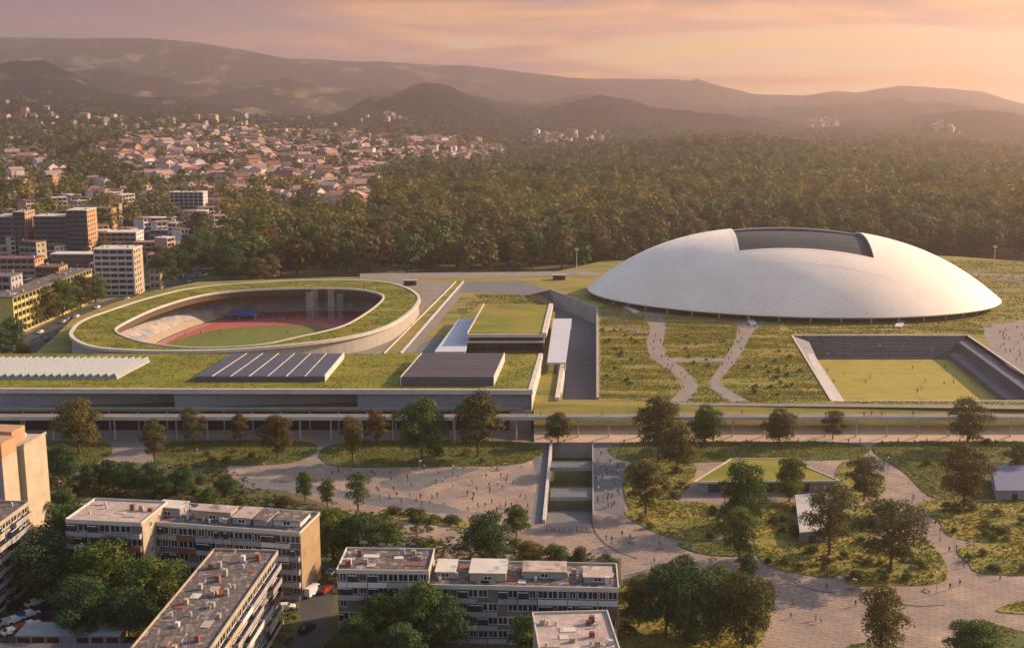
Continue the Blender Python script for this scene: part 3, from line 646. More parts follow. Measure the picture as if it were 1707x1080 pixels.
# patch ring between the kept cells and the skylight: fine grid over the box, slightly overlapping and 4 cm proud
xs_ = np.linspace(-52, 52, 209); ys_ = np.linspace(-47, 36, 167); gid = {}
def gv(i, j):
    if (i, j) not in gid: gid[(i, j)] = len(b.v); x, y = xs_[i], ys_[j]; b.v.append((x, y, dz(x, y)+.05))
    return gid[(i, j)]
for i in range(208):
    for j in range(166):
        x, y = (xs_[i]+xs_[i+1])/2, (ys_[j]+ys_[j+1])/2
        if not (-29.9-.09*y < x < 36.4-.06*y and -36.4 < y < 24.4): b.f.append((gv(i, j), gv(i+1, j), gv(i+1, j+1), gv(i, j+1))); b.m.append(0)
def dome_mat():
    m = bpy.data.materials.new('dome_scales'); m.use_nodes = True; t = m.node_tree; p = t.nodes['Principled BSDF']; p.inputs['Roughness'].default_value = .55; p.inputs['Specular IOR Level'].default_value = .3
    tcn = t.nodes.new('ShaderNodeTexCoord'); mp = t.nodes.new('ShaderNodeMapping'); mp.inputs['Scale'].default_value = (1, .9, 1); t.links.new(tcn.outputs['Object'], mp.inputs[0])
    br = t.nodes.new('ShaderNodeTexBrick'); br.inputs['Scale'].default_value = .55; br.inputs['Mortar Size'].default_value = .05; br.inputs['Mortar Smooth'].default_value = 1; br.inputs['Bias'].default_value = -.2
    br.inputs['Color1'].default_value = (.93, .80, .67, 1); br.inputs['Color2'].default_value = (.88, .74, .61, 1); br.inputs['Mortar'].default_value = (.66, .56, .47, 1); br.inputs['Row Height'].default_value = .35; br.inputs['Brick Width'].default_value = .7
    t.links.new(mp.outputs[0], br.inputs['Vector'])
    nz = t.nodes.new('ShaderNodeTexNoise'); nz.inputs['Scale'].default_value = .05; nz.inputs['Detail'].default_value = 5; t.links.new(tcn.outputs['Object'], nz.inputs['Vector']); rr = ramp(t, [(.3, (.88, .87, .86)), (.7, (1, 1, 1))]); t.links.new(nz.outputs[0], rr.inputs[0])
    t.links.new(mix_c(t, 1, br.outputs[0], rr.outputs[0], 'MULTIPLY'), p.inputs['Base Color'])
    bp = t.nodes.new('ShaderNodeBump'); bp.inputs['Strength'].default_value = .35; bp.inputs['Distance'].default_value = .3
    t.links.new(math_n(t, 'SUBTRACT', 1.0, br.outputs['Fac']), bp.inputs['Height']); t.links.new(bp.outputs[0], p.inputs['Normal'])
    slabs(m, .20, .96, .93, .03); return m
shell = b.build('shell', dome_mat(), dome, True)
b = MB(); nn = 40
for i in range(nn):     # recessed skylight glazing following the shell 2.2 m lower
    for j in range(24):
        def gp(a, c): x = -40+82*a/nn; y = -39+66*c/24; return (x, y, dz(x, y, 2.3))
        b.face([gp(i, j), gp(i+1, j), gp(i+1, j+1), gp(i, j+1)])
b.build('skylight', mat('smoked_glazing', (.038, .050, .060), (.060, .066, .072), .05, rough=.75, spec=.15), dome)
b = MB()                  # reveal round the opening
def rim_pts():
    P = [(-26.1+64.1*k/30, -36) for k in range(31)]+[(36-.06*y, y) for y in np.linspace(-35, 24, 24)]+[(34.4-66*k/24, 24) for k in range(1, 25)]+[(-29.5-.09*y, y) for y in np.linspace(22, -36, 24)]
    return P
rp = rim_pts(); A0 = [(x, y, dz(x, y)+.02) for x, y in rp]; B0 = [(x, y, dz(x, y, 3.3)) for x, y in rp]; b.loft(A0, B0); b.build('skylight_reveal', mat('dark_reveal', (.11, .12, .125), (.09, .09, .10), 1), dome)
rc = Vector((3, -6)); ro_ = [Vector(p)+(Vector(p)-rc).normalized()*1.5 for p in rp]; ri_ = [Vector(p)+(Vector(p)-rc).normalized()*-.05 for p in rp]
b = MB(); b.loft([(p.x, p.y, dz(p.x, p.y)+.12) for p in ro_], [(p.x, p.y, dz(p.x, p.y)+.14) for p in ri_]); b.loft([(p.x, p.y, dz(p.x, p.y)+.14) for p in ri_], [(p.x, p.y, dz(p.x, p.y)-.6) for p in ri_]); b.loft([(p.x, p.y, dz(p.x, p.y)-.1) for p in ro_], [(p.x, p.y, dz(p.x, p.y)+.12) for p in ro_]); b.build('opening_rim', shell.data.materials[0], dome)
for j in range(9):
    b = MB(); y = -31+j*6.4
    pts = [(-31+67*k/24, y, dz(-31+67*k/24, y, 2.1)) for k in range(25)]
    for p, q in zip(pts, pts[1:]): b.face([(p[0], p[1]-.2, p[2]), (q[0], q[1]-.2, q[2]), (q[0], q[1]+.2, q[2]), (p[0], p[1]+.2, p[2])])
    b.build('glazing_bar', mat('bar_grey', (.10, .10, .105), (.08, .08, .085), 1), dome)
def ell(s, z, n=160, dy=0): return [(A_*s*math.cos(2*math.pi*k/n), B_*s*math.sin(2*math.pi*k/n)+dy, z) for k in range(n)]
b = MB(); b.loft(ell(1.0, z0+.0), ell(.998, z0-.5)); b.build('shell_edge', m_conc_w, dome)
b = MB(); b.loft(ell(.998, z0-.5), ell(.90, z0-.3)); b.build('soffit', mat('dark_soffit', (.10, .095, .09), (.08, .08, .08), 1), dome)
b = MB(); b.loft(ell(.90, z0+1), ell(.90, .02)); b.build('glass_wall', m_glass, dome)
colm = MB().box(-.35, .35, -.35, .35, 0, z0-.35).mesh('column', m_conc_w)
for k in range(44):
    a = 2*math.pi*(k+.5)/44; place('column', colm, dome, (A_*.955*math.cos(a), B_*.955*math.sin(a), 0), a)
bw = MB().box(-1.6, 1.6, -9, 9, -.2, .35).mesh('gangway', m_conc_w)
for k, x in enumerate((-78, -20, 48)):
    y = -B_*math.sqrt(max(0, 1-(x/A_)**2)); place('gangway', bw, dome, (x, y-1, .2), -x/A_*.5)

# ------------------------------------------------------------------ raised walkway
wk = W(850, 690, PZ); walk = empty('raised_walkway', (wk.x, wk.y, 0), 0, 'long straight raised walkway on thin columns crossing the whole park', 'footbridge')
yb, yf = W(850, 689.5, PZ).y-wk.y, W(850, 696, PZ).y-wk.y; X0, X1 = -190, 215
MB().box(X0, X1, yf, yb, PZ-.7, PZ-.004).build('deck', m_conc, walk)
MB().box(X0, X1, yf+.4, yb-.3, PZ-.002, PZ+.04).build('paving', m_path, walk)
MB().box(X0, X1, yf-.12, yf-.02, PZ-.9, PZ+.3).build('edge_beam', m_conc_w, walk)
rl = MB(); rl.box(X0, X1, yf+.05, yf+.12, PZ+1.05, PZ+1.12)
for i in range(int((X1-X0)/1.4)): rl.box(X0+i*1.4, X0+i*1.4+.05, yf+.06, yf+.11, PZ, PZ+1.05)
rl.build('railing', mat('steel_rail', (.35, .36, .38), (.3, .3, .32), 1, rough=.4), walk)
cm = MB().tube((0, 0, 0), (0, 0, PZ-.7), .24, n=8).mesh('column', m_conc_w)
for i in range(-6, 34):
    px = 190+51.6*i; x = W(px, 735, 0).x
    if X0 < x < X1: place('column', cm, walk, (x-wk.x, yf+1.2, 0))
# lip under the hall on the left: low planter wall
b = MB(); p = W(0, 683, PZ); MBp = b.box(-190, W(870, 683, PZ).x, p.y+.2, p.y+.6, PZ+.01, PZ+.8); tag(b.build('planter_wall', m_conc), 'low concrete planter wall between long hall and raised walkway', 'wall')

gy = W(850, 681, PZ).y-.05; gl = empty('shade_panel_row', (W(-300, 700, 0).x, gy, 0), 0, 'added dark glassy panels imitating shade under the left half of the raised walkway', 'shade panels'); gx0 = gl.location.x
shade_pane = MB().box(-4.6, 4.6, -.12, -.02, .5, 7.0).mesh('shade_pane', m_glass); gp_ = MB().box(-.25, .25, -.3, -.01, 0, 7.6).mesh('pier', m_conc)  # dark panes added to imitate the deep shade below the deck
for i in range(26):
    x = 5+i*9.8
    if gx0+x+5 < W(880, 681, PZ).x: place('shade_pane', shade_pane, gl, (x, 0, 0)); place('pier', gp_, gl, (x+4.9, 0, 0))
# ------------------------------------------------------------------ sunken court with two crossing slabs
cw = empty('sunken_court', (0, 0, 0), 0, 'sunken planted court cut into the plaza with a pale left wall', 'courtyard')
b = MB()
for i in range(4):
    a, c = court[i], court[(i+1) % 4]; b.face([(a.x, a.y, -5), (c.x, c.y, -5), (c.x, c.y, 0), (a.x, a.y, 0)])
b.build('wall', m_conc, cw)
b = MB(); b.face([(court[k].x, court[k].y, -5) for k in (3, 2, 1, 0)]); b.build('floor', m_grass_dark, cw)
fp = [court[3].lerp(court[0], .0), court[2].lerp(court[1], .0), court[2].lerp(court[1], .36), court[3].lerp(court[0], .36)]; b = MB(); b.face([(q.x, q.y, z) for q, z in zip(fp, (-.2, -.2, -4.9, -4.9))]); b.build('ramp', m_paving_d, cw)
n = Vector((-.8, 0, 0)); b = MB(); b.prism([court[3], court[0], court[0]+n, court[3]+n], .04, 1.1); b.build('parapet', m_conc_w, cw)
n = Vector((.35, 0, 0)); b = MB(); b.prism([court[2], court[1], court[1]+n, court[2]+n], .04, .9); b.build('side_parapet', m_conc, cw)
for (y0, y1, lab) in ((770, 780, 'far concrete slab bridging the sunken court'), (814, 829, 'near thicker concrete slab bridging the sunken court')):
    q = [W(917, y1), W(988, y1), W(988, y0), W(918, y0)]
    e = empty('crossing_slab', q[0], 0, lab, 'footbridge', 'concrete slabs across the sunken court'); L = [p-q[0] for p in q]
    MB().prism(L, -.7, .05).build('slab', m_paving_d, e); MB().box(L[0].x, L[1].x, L[0].y-.12, L[0].y-.01, -.9, .30).build('upstand', m_conc, e); MB().box(L[3].x, L[2].x, L[3].y+.02, L[3].y+.12, -.6, .28).build('upstand', m_conc, e)

# ------------------------------------------------------------------ park pavilions
tp = P2([(1155, 803), (1218, 764), (1312, 763), (1402, 801)], 3.8); c0 = sum(tp, Vector())/4
e = empty('wedge_pavilion', (c0.x, c0.y, 0), 0, 'low wedge pavilion with white rimmed grass roof in the lower park', 'pavilion'); L = [Vector((p.x-c0.x, p.y-c0.y, 0)) for p in tp]
MB().prism([v*.93 for v in L], 0, 3.2).build('wall', m_fac, e)
MB().prism([v*.985 for v in L], 3.2, 3.62).build('green_roof', m_roofgreen, e)
b = MB(); 
for i in range(4): b.prism([L[i], L[(i+1) % 4], L[(i+1) % 4]*.972, L[i]*.972], 3.25+.002*i, 3.85+.003*i)
b.build('roof_rim', m_conc_w, e)
for i in range(6): b = MB(); u = .12+i*.13; p = L[0].lerp(L[1] if False else L[3], u)*.93; b.box(p.x-1.7, p.x+1.7, p.y-.1, p.y+.03, .4, 2.7); b.build('window', m_glass, e)
def kprism(px4, z, tops, label, m1, m2, name='kiosk_building'):
    q = P2(px4, 0); c = sum(q, Vector())/4; e = empty(name, (c.x, c.y, 0), 0, label, 'kiosk'); L = [Vector((p.x-c.x, p.y-c.y, 0)) for p in q]; T = [Vector((v.x, v.y, t)) for v, t in zip(L, tops)]
    b = MB(); [b.face([L[i], L[(i+1) % 4], T[(i+1) % 4], T[i]]) for i in range(4)]; b.build('wall', m1, e)
    b = MB(); K = Vector((0, 0, .02)); U = Vector((0, 0, .3)); T2 = [Vector((v.x*1.04, v.y*1.04, v.z)) for v in T]; b.face([t+U for t in T2]); b.face([t+K for t in T2][::-1]); [b.face([T2[i]+K, T2[(i+1) % 4]+K, T2[(i+1) % 4]+U, T2[i]+U]) for i in range(4)]; b.build('roof', m2, e); 
    p = L[0].lerp(L[1], .5); d = (L[1]-L[0]).normalized(); n_ = Vector((d.y, -d.x, 0))*.05; b = MB(); b.face([p-d*.8+n_, p+d*.8+n_, p+d*.8+n_+Vector((0, 0, 2.1)), p-d*.8+n_+Vector((0, 0, 2.1))]); b.build('door', m_glass, e)
kprism([(1333, 905), (1375, 905), (1378, 850), (1325, 850)], 3, (2.8, 3.6, 5.0, 4.0), 'small grey kiosk with a pale tilted roof among the park trees', m_fac, m_conc_w)
kprism([(1660, 834), (1722, 834), (1726, 806), (1652, 806)], 3, (2.8, 2.8, 5.4, 5.4), 'lilac grey park shed with a steep roof at the right edge', m_fac, mat('lilac_roof', (.19, .20, .28), (.16, .17, .25), .5))

# ================================================================== vegetation
def quads_mesh(name, C, Nn, S, mats, tint=None, extra=None, jitter=.5, rs=nrs):
    """many leaf-clump faces: centres C, outward normals Nn, half sizes S."""
    n = len(C); d = Nn+rs.normal(0, jitter, (n, 3)); d /= np.linalg.norm(d, axis=1)[:, None]+1e-9
    r = rs.normal(0, 1, (n, 3)); u = np.cross(d, r); u /= np.linalg.norm(u, axis=1)[:, None]+1e-9; w = np.cross(d, u)
    a = S[:, None]*rs.uniform(.7, 1.3, (n, 1)); b = S[:, None]*rs.uniform(.6, 1.2, (n, 1))
    V = np.stack([C-u*a-w*b*.6, C+u*a*.5-w*b, C+u*a+w*b*.5, C-u*a*.4+w*b], 1).reshape(-1, 3)
    ev, ef = extra if extra else (np.zeros((0, 3)), np.zeros((0, 4), int))
    nv = len(V)+len(ev); nf = n+len(ef)
    me = bpy.data.meshes.new(name); me.vertices.add(nv); me.vertices.foreach_set('co', np.concatenate([V, ev]).astype('f').ravel())
    idx = np.concatenate([np.arange(n*4), (np.asarray(ef)+len(V)).ravel() if len(ef) else np.zeros(0, int)]).astype('i')
    me.loops.add(len(idx)); me.loops.foreach_set('vertex_index', idx); me.polygons.add(nf); me.polygons.foreach_set('loop_start', np.arange(0, nf*4, 4, dtype='i')); me.polygons.foreach_set('loop_total', np.full(nf, 4, 'i'))
    for m in mats: me.materials.append(m)
    if len(ef): me.polygons.foreach_set('material_index', np.concatenate([np.zeros(n, 'i'), np.ones(len(ef), 'i')]))
    at_ = me.attributes.new('tint', 'FLOAT_COLOR', 'FACE'); t = np.ones((nf, 4), 'f')
    if tint is not None: t[:n, :3] = tint
    at_.data.foreach_set('color', t.ravel()); me.update(); me.validate(); return me
def crown_pts(kind, n, seed, rs):
    """points of a crown of unit height spread: returns centres (crown base at z=0, height 1, half width ~w)"""
    L = []; 
    if kind == 'broad': K = 14; wid, lo = .46, .18
    elif kind == 'tall': K = 13; wid, lo = .33, .14
    elif kind == 'column': K = 9; wid, lo = .20, .14
    elif kind == 'open': K = 16; wid, lo = .50, .12
    else: K = 6; wid, lo = .62, .25
    for k in range(K):
        t = (k+.5)/K; a = k*2.399+seed; z = .12+.80*t; prof = math.sin(math.pi*min(1, (t*.86+.12)))**.6 if kind != 'shrub' else math.cos(t*1.3)
        if kind == 'column': prof = min(1, 1.5*(1-t)+.25)
        rr = wid*prof*rs.uniform(.35, .78); 
        sz = rs.uniform(.15, .25)*(1 if kind not in ('column',) else .75)*(.80 if kind == 'open' else 1)*(1.5 if kind == 'shrub' else 1)
        L.append((math.cos(a)*rr, math.sin(a)*rr, z, sz*(1.0 if kind != 'tall' else .85)))
    L.append((0, 0, .55, wid*.62 if kind != 'open' else .2)); 
    w = np.array([l[3]**2 for l in L]); w /= w.sum(); pick = rs.choice(len(L), n, p=w); Lc = np.array(L)[pick]
    d = rs.normal(0, 1, (n, 3)); d /= np.linalg.norm(d, axis=1)[:, None]; d[:, 2] = np.where(d[:, 2] < -.35, -d[:, 2]*.6, d[:, 2])
    rad = Lc[:, 3]*rs.uniform(.55, 1.08, n)**.6*(1+.18*np.sin(d[:, 0]*9+seed)*np.cos(d[:, 1]*8))
    C = Lc[:, :3]+d*rad[:, None]*np.array([1, 1, .8]); return C, d
def tree_proto(kind, n, leaf, seed):
    rs = np.random.RandomState(seed); C, d = crown_pts(kind, n, seed, rs); t = 1+.0*C[:, :1]; tint = np.repeat(rs.uniform(.75, 1.25, (n, 1)), 3, 1)
    return quads_mesh('crown', C, d, np.full(n, leaf), [LEAF['green']], tint, jitter=.55, rs=rs)
def trunk_proto(kind, seed):
    r = random.Random(seed); b = MB(); b.tube((0, 0, -.02), (0, 0, .45), .022, .014, 7); b.tube((0, 0, -.02), (0, 0, .03), .034, .022, 7)
    for i in range(6):
        a = i*1.05+seed; z = .22+.07*i; R = .14+.1*r.random() if kind != 'column' else .07
        b.tube((0, 0, z), (math.cos(a)*R, math.sin(a)*R, z+.20+.1*r.random()), .010, .003, 5)
    b.tube((0, 0, .45), (.02, 0, .85), .013, .003, 5)
    return b.mesh('trunk', bark)
KW = {'broad': 2, 'tall': 2, 'column': 2, 'open': 2, 'shrub': 2}
NEAR = {k: [tree_proto(k, n, lf, 5+i*13+len(k)) for i in range(nv)] for k, n, lf, nv in (('broad', 9500, .0135, 4), ('tall', 7500, .0125, 3), ('column', 4000, .012, 2), ('open', 7500, .0125, 3), ('shrub', 1800, .030, 3))}
TRK = {k: trunk_proto(k, 3) for k in NEAR}
def tree(px, py, hpx, kind, leaf, label, z=0.0, name='tree', cat='tree', group=None, wide=1.0, lift=.10):
    """px,py = foot of the trunk in the survey; hpx = its height there"""
    p = W(px, py, z); q = ray(px, py-hpx); h = (CAM_H+p.y*q[2]/q[1])-z
    e = empty(name, (p.x, p.y, z), rnd.uniform(0, 6.28), label, cat, group)
    c = place('crown', rnd.choice(NEAR[kind]), e, (0, 0, h*lift), 0, (h*wide*(1-lift*.4), h*wide*(1-lift*.4), h*(1-lift)))
    c.material_slots[0].link = 'OBJECT'; c.material_slots[0].material = LEAF[leaf]
    if kind != 'shrub': place('trunk', TRK[kind], e, (0, 0, 0), 0, (h, h, h*.98))
    return e

T = [  # px, foot y, height px, kind, leaf, width factor, label
 (132, 755, 90, 'broad', 'olive', 1.05, 'large round olive tree in front of the walkway at far left'),
 (103, 805, 62, 'broad', 'dark', 1.05, 'dark bushy tree beside the orange apartment tower'),
 (258, 770, 72, 'tall', 'olive', .9, 'slim olive tree in front of the walkway left of the pale slim tree'),
 (322, 742, 62, 'open', 'pale', .9, 'thin pale autumn tree by the walkway under the solar deck'),
 (400, 740, 52, 'tall', 'rust', .9, 'small rust coloured tree by the walkway right of the thin pale tree'),
 (463, 765, 72, 'broad', 'rust', 1.0, 'round golden brown tree in front of the walkway'),
 (588, 770, 75, 'tall', 'olive', .75, 'narrow olive tree on the lawn left of the big dark green tree'),
 (628, 742, 60, 'open', 'rust', .85, 'thin reddish tree by the walkway between narrow olive and big green trees'),
 (703, 768, 102, 'broad', 'green', .95, 'big deep green tree below the louvred roof box'),
 (797, 762, 112, 'tall', 'olive', 1.1, 'tall broad olive tree overlapping the right end of the hall'),
 (930, 742, 52, 'broad', 'olive', 1.1, 'small spreading tree at the far end of the sunken court'),
 (509, 835, 50, 'tall', 'green', .95, 'small clipped tree on the plaza, leftmost of three'),
 (546, 845, 46, 'tall', 'green', .95, 'small clipped tree on the plaza, middle of three'),
 (597, 850, 66, 'column', 'dark', 1.35, 'upright dark tree on the plaza, rightmost of three'),
 (813, 935, 82, 'broad', 'dark', 1.1, 'round dark tree behind the lower roof of the white banded block'),
 (861, 895, 52, 'broad', 'dark', 1.05, 'small lollipop tree standing alone near the sunken court'),
 (1098, 770, 112, 'tall', 'olive', 1.15, 'tallest olive brown tree right of the sunken court'),
 (1076, 858, 92, 'tall', 'olive', 1.1, 'bushy olive tree nearest the paved way right of the court'),
 (1175, 745, 68, 'broad', 'green', 1.0, 'green tree in front of the walkway right of the tallest olive tree'),
 (1128, 790, 80, 'broad', 'olive', 1.0, 'brown green tree leaning in behind the bushy olive tree'),
 (1298, 745, 62, 'broad', 'olive', 1.1, 'round tree in front of the walkway below the path fork'),
 (1388, 735, 52, 'open', 'pale', .9, 'thin sparse tree in front of the walkway below the sports lawn'),
 (1612, 750, 85, 'open', 'olive', 1.0, 'tall sparse tree piercing the walkway line at the right'),
 (1606, 850, 108, 'open', 'rust', .95, 'tall rusty sparse tree left of the lilac shed'),
 (1440, 835, 72, 'open', 'pale', 1.0, 'pale sparse tree right of the wedge pavilion'),
 (1237, 880, 108, 'broad', 'green', .9, 'dark green tree in front of the wedge pavilion'),
 (1316, 835, 72, 'broad', 'green', .95, 'green tree at the right end of the wedge pavilion'),
 (1232, 935, 90, 'tall', 'green', 1.0, 'dense green tree below the dark tree in front of the wedge pavilion'),
 (1382, 925, 118, 'open', 'pale', .9, 'tall open crowned tree right of the small grey kiosk'),
 (1484, 955, 120, 'open', 'olive', 1.25, 'wide spreading tree in the three cornered flower bed'),
 (1466, 1100, 122, 'tall', 'olive', .95, 'dark conical tree at the bottom edge right of the big grove'),
 (1620, 1110, 75, 'broad', 'dark', 1.5, 'low wide tree cut by the bottom right edge'),
 (1697, 800, 60, 'open', 'olive', 1.0, 'sparse tree behind the lilac shed'),
 (1245, 965, 40, 'broad', 'dark', 1.0, 'small dark tree just above the big grove'),
 (1065, 1045, 80, 'broad', 'olive', 1.0, 'olive tree at the left end of the big grove'), (1110, 1060, 120, 'broad', 'dark', .95, 'tall dark tree in the big grove near the white banded block'),
 (1160, 1075, 125, 'broad', 'dark', 1.0, 'dark tree in the middle of the big grove'), (1195, 1050, 105, 'broad', 'green', 1.0, 'green tree at the back of the big grove'), (1238, 1085, 130, 'broad', 'olive', .85, 'golden olive tree at the right end of the big grove'),
 (1140, 1010, 80, 'broad', 'dark', 1.0, 'dark tree at the upper edge of the big grove'),
 # estate courtyard on the left
 (130, 960, 117, 'broad', 'green', 1.26, 'big sunlit green tree in the courtyard beside the left slab block'), (90, 1000, 112, 'broad', 'dark', 1.26, 'dark tree in the courtyard next to the parked cars'),
 (175, 1010, 112, 'broad', 'green', 1.26, 'deep green tree in the middle of the courtyard'), (225, 985, 80, 'tall', 'olive', 1.1, 'golden topped tree in the courtyard behind'),
 (260, 1025, 95, 'broad', 'green', 1.26, 'green tree in the courtyard beside the diagonal block'), (300, 960, 80, 'broad', 'dark', 1.38, 'dark tree in front of the orange ended block'),
 (345, 950, 62, 'broad', 'dark', 1.2, 'dark tree at the upper corner of the diagonal block'), (140, 1060, 95, 'broad', 'dark', 1.2, 'shaded tree behind the red garage doors'), (215, 1058, 78, 'broad', 'dark', 1.2, 'shaded low tree between garages and diagonal block'),
 (60, 960, 80, 'broad', 'olive', .9, 'olive tree against the left slab block'), (270, 950, 66, 'broad', 'green', 1.1, 'green tree right behind the golden topped tree'),
 (110, 865, 52, 'broad', 'green', 1.1, 'green tree right of the orange tower foot'), (75, 880, 50, 'broad', 'green', 1.1, 'yellow green tree at the foot of the orange tower'),
 (150, 820, 45, 'broad', 'dark', 1.1, 'dark tree in the row above the orange ended block, leftmost'), (182, 815, 48, 'broad', 'dark', 1.1, 'dark tree in the row above the orange ended block, second'), (215, 822, 52, 'broad', 'dark', 1.1, 'dark tree in the row above the orange ended block, third'),
 (258, 825, 55, 'broad', 'dark', 1.1, 'dark tree in the row above the orange ended block, fourth'), (305, 830, 52, 'tall', 'dark', 1.2, 'dark tree in the row above the orange ended block, fifth'), (378, 825, 35, 'broad', 'dark', 1.2, 'small dark tree at the corner of the pale plaza'),
 (350, 860, 48, 'tall', 'green', 1.3, 'bright green tree rising over the orange ended block'), (300, 862, 35, 'broad', 'olive', 1.5, 'low olive bush tree over the orange ended block'), (425, 868, 30, 'broad', 'green', 1.5, 'low green bush tree behind the orange ended block'), (475, 868, 40, 'broad', 'rust', 1.4, 'golden bush tree behind the orange ended block'),
 (555, 935, 85, 'broad', 'green', 1.0, 'green tree right of the orange end wall'), (600, 940, 80, 'broad', 'dark', 1.1, 'dark tree behind the white banded block, left'), (640, 930, 68, 'broad', 'green', 1.1, 'green tree behind the white banded block, right'),
 (580, 970, 55, 'broad', 'dark', 1.0, 'shaded tree by the street corner left of the white banded block'),
 (880, 945, 42, 'broad', 'olive', 1.3, 'low golden bush tree behind the white banded block'), (925, 945, 38, 'broad', 'green', 1.2, 'low green bush tree behind the right roof'), (708, 925, 22, 'shrub', 'green', 1.0, 'small green bush behind the left roof of the white banded block'), (965, 940, 26, 'shrub', 'rust', 1.0, 'golden shrub behind the right roof of the white banded block'),
 (640, 1075, 85, 'broad', 'green', 1.1, 'green tree in front of the white banded block, left'), (705, 1085, 110, 'broad', 'green', 1.1, 'tall golden green tree in front of the white banded block'),
 (745, 1090, 90, 'broad', 'dark', 1.0, 'dark tree in front of the white banded block, right'), (600, 1100, 75, 'broad', 'green', 1.0, 'green tree at the street corner in front of the white banded block'), (880, 1110, 85, 'broad', 'green', 1.1, 'green tree left of the pale flat roof'),
 (670, 1120, 80, 'broad', 'dark', 1.2, 'shaded tree at the bottom edge by the street'), (560, 1100, 40, 'shrub', 'dark', 1.0, 'purple dark shrub on the street corner'),
]
for px, py, h, k, lf, wd, lab in T: tree(px, py, h, k, lf, lab, wide=wd, lift=.06 if lf in ('dark', 'green') else .12)

# trees along the boulevard and at the city edge on the left
CT_ = [(45, 545, 55, 'broad', 'olive'), (75, 538, 60, 'broad', 'olive'), (105, 528, 62, 'broad', 'green'), (135, 515, 55, 'broad', 'olive'), (160, 505, 45, 'broad', 'green'), (20, 585, 55, 'broad', 'dark'), (-5, 600, 60, 'broad', 'dark'), (40, 600, 30, 'broad', 'olive'),
       (275, 478, 60, 'broad', 'dark'), (300, 465, 50, 'broad', 'dark'), (320, 452, 60, 'tall', 'dark'), (335, 445, 62, 'broad', 'dark'), (290, 450, 40, 'broad', 'olive'), (265, 440, 30, 'broad', 'rust'),
       (380, 470, 60, 'broad', 'dark'), (350, 432, 55, 'broad', 'dark'), (430, 472, 42, 'broad', 'pale'), (385, 455, 55, 'broad', 'green')]
for px, py, h, k, lf in CT_:
    o = tree(px, py, h, k, lf, None, cat='tree', group='trees along the boulevard', wide=1.1, lift=.04); later(o, {'olive': 'olive', 'dark': 'dark', 'green': 'green', 'rust': 'golden', 'pale': 'pale dusty'}[lf]+' street tree along the boulevard')

# front rows of the wood: individual trees; behind them the wood reads as one mass
MIDP = {lf: [None]*0 for lf in LEAF}
mid_pr = []
for i in range(8):
    rs = np.random.RandomState(90+i); C, d = crown_pts('broad' if i % 3 else 'tall', 700, i, rs); tb = MB().tube((0, 0, -.05), (0, 0, .3), .03, .02, 5)
    fv = np.array([v for v in tb.v]); ff = [f for f in tb.f if len(f) == 4]
    C = C*np.array([1, 1, .95])+np.array([0, 0, .06])
    mid_pr.append(quads_mesh('wood_tree', C, d, np.full(700, .040), [LEAF['forest'], bark], np.repeat(rs.uniform(.85, 1.15, (700, 1)), 3, 1), (fv, ff), .28, rs))
wood_front = [(352, 448), (420, 470), (500, 462), (600, 458), (800, 455), (920, 452), (1000, 448), (1150, 430), (1300, 420), (1450, 416), (1580, 424), (1720, 436)]
def wf(px): return float(np.interp(px, [a for a, _ in wood_front], [b for _, b in wood_front]))
cands = []
for row in range(7):
    px = 345
    while px < 1730:
        py = wf(px)-2-row*9.5; x = px+rnd.uniform(-8, 8)
        if not (px > 1010 and px < 1660 and row == 0 and False): cands.append((x, py+rnd.uniform(-3, 3), row))
        px += rnd.uniform(24, 40)*(1-row*.05)
LFN = {'forest': 'brown green', 'green': 'green', 'dark': 'dark', 'olive': 'olive', 'rust': 'golden brown', 'pale': 'pale'}
SECT = [(0, 560, "behind the stadium's left end"), (560, 760, "behind the stadium's right end"), (760, 960, 'behind the pavilion roofs'), (960, 1130, "behind the white dome's left flank"), (1130, 1480, "over the white dome's crown"), (1480, 1900, "behind the white dome's right flank")]
def sect(px): return next(s[2] for s in SECT if px < s[1])
kept = cands; rnd.shuffle(kept); kept = sorted(kept, key=lambda c: c[2])[:300]
for x, py, row in kept:
    p = W(x, py, 0)
    if p.y > 1150: continue
    h = rnd.uniform(16, 26); lf = rnd.choices(['forest', 'green', 'dark', 'olive', 'rust', 'pale'], [4, 3, 1.5, 4, 2.2, 1])[0]
    o = place('wood_tree', rnd.choice(mid_pr), None, (p.x, p.y, float(HT(p.x, p.y))), rnd.uniform(0, 6.28), (h*rnd.uniform(.85, 1.15), h*rnd.uniform(.85, 1.15), h))
    o.material_slots[0].link = 'OBJECT'; o.material_slots[0].material = LEAF[lf]
    tag(o, None, 'tree', 'trees at the front of the wood'); later(o, '%s tree of the wood %s' % (LFN[lf], sect(x)))

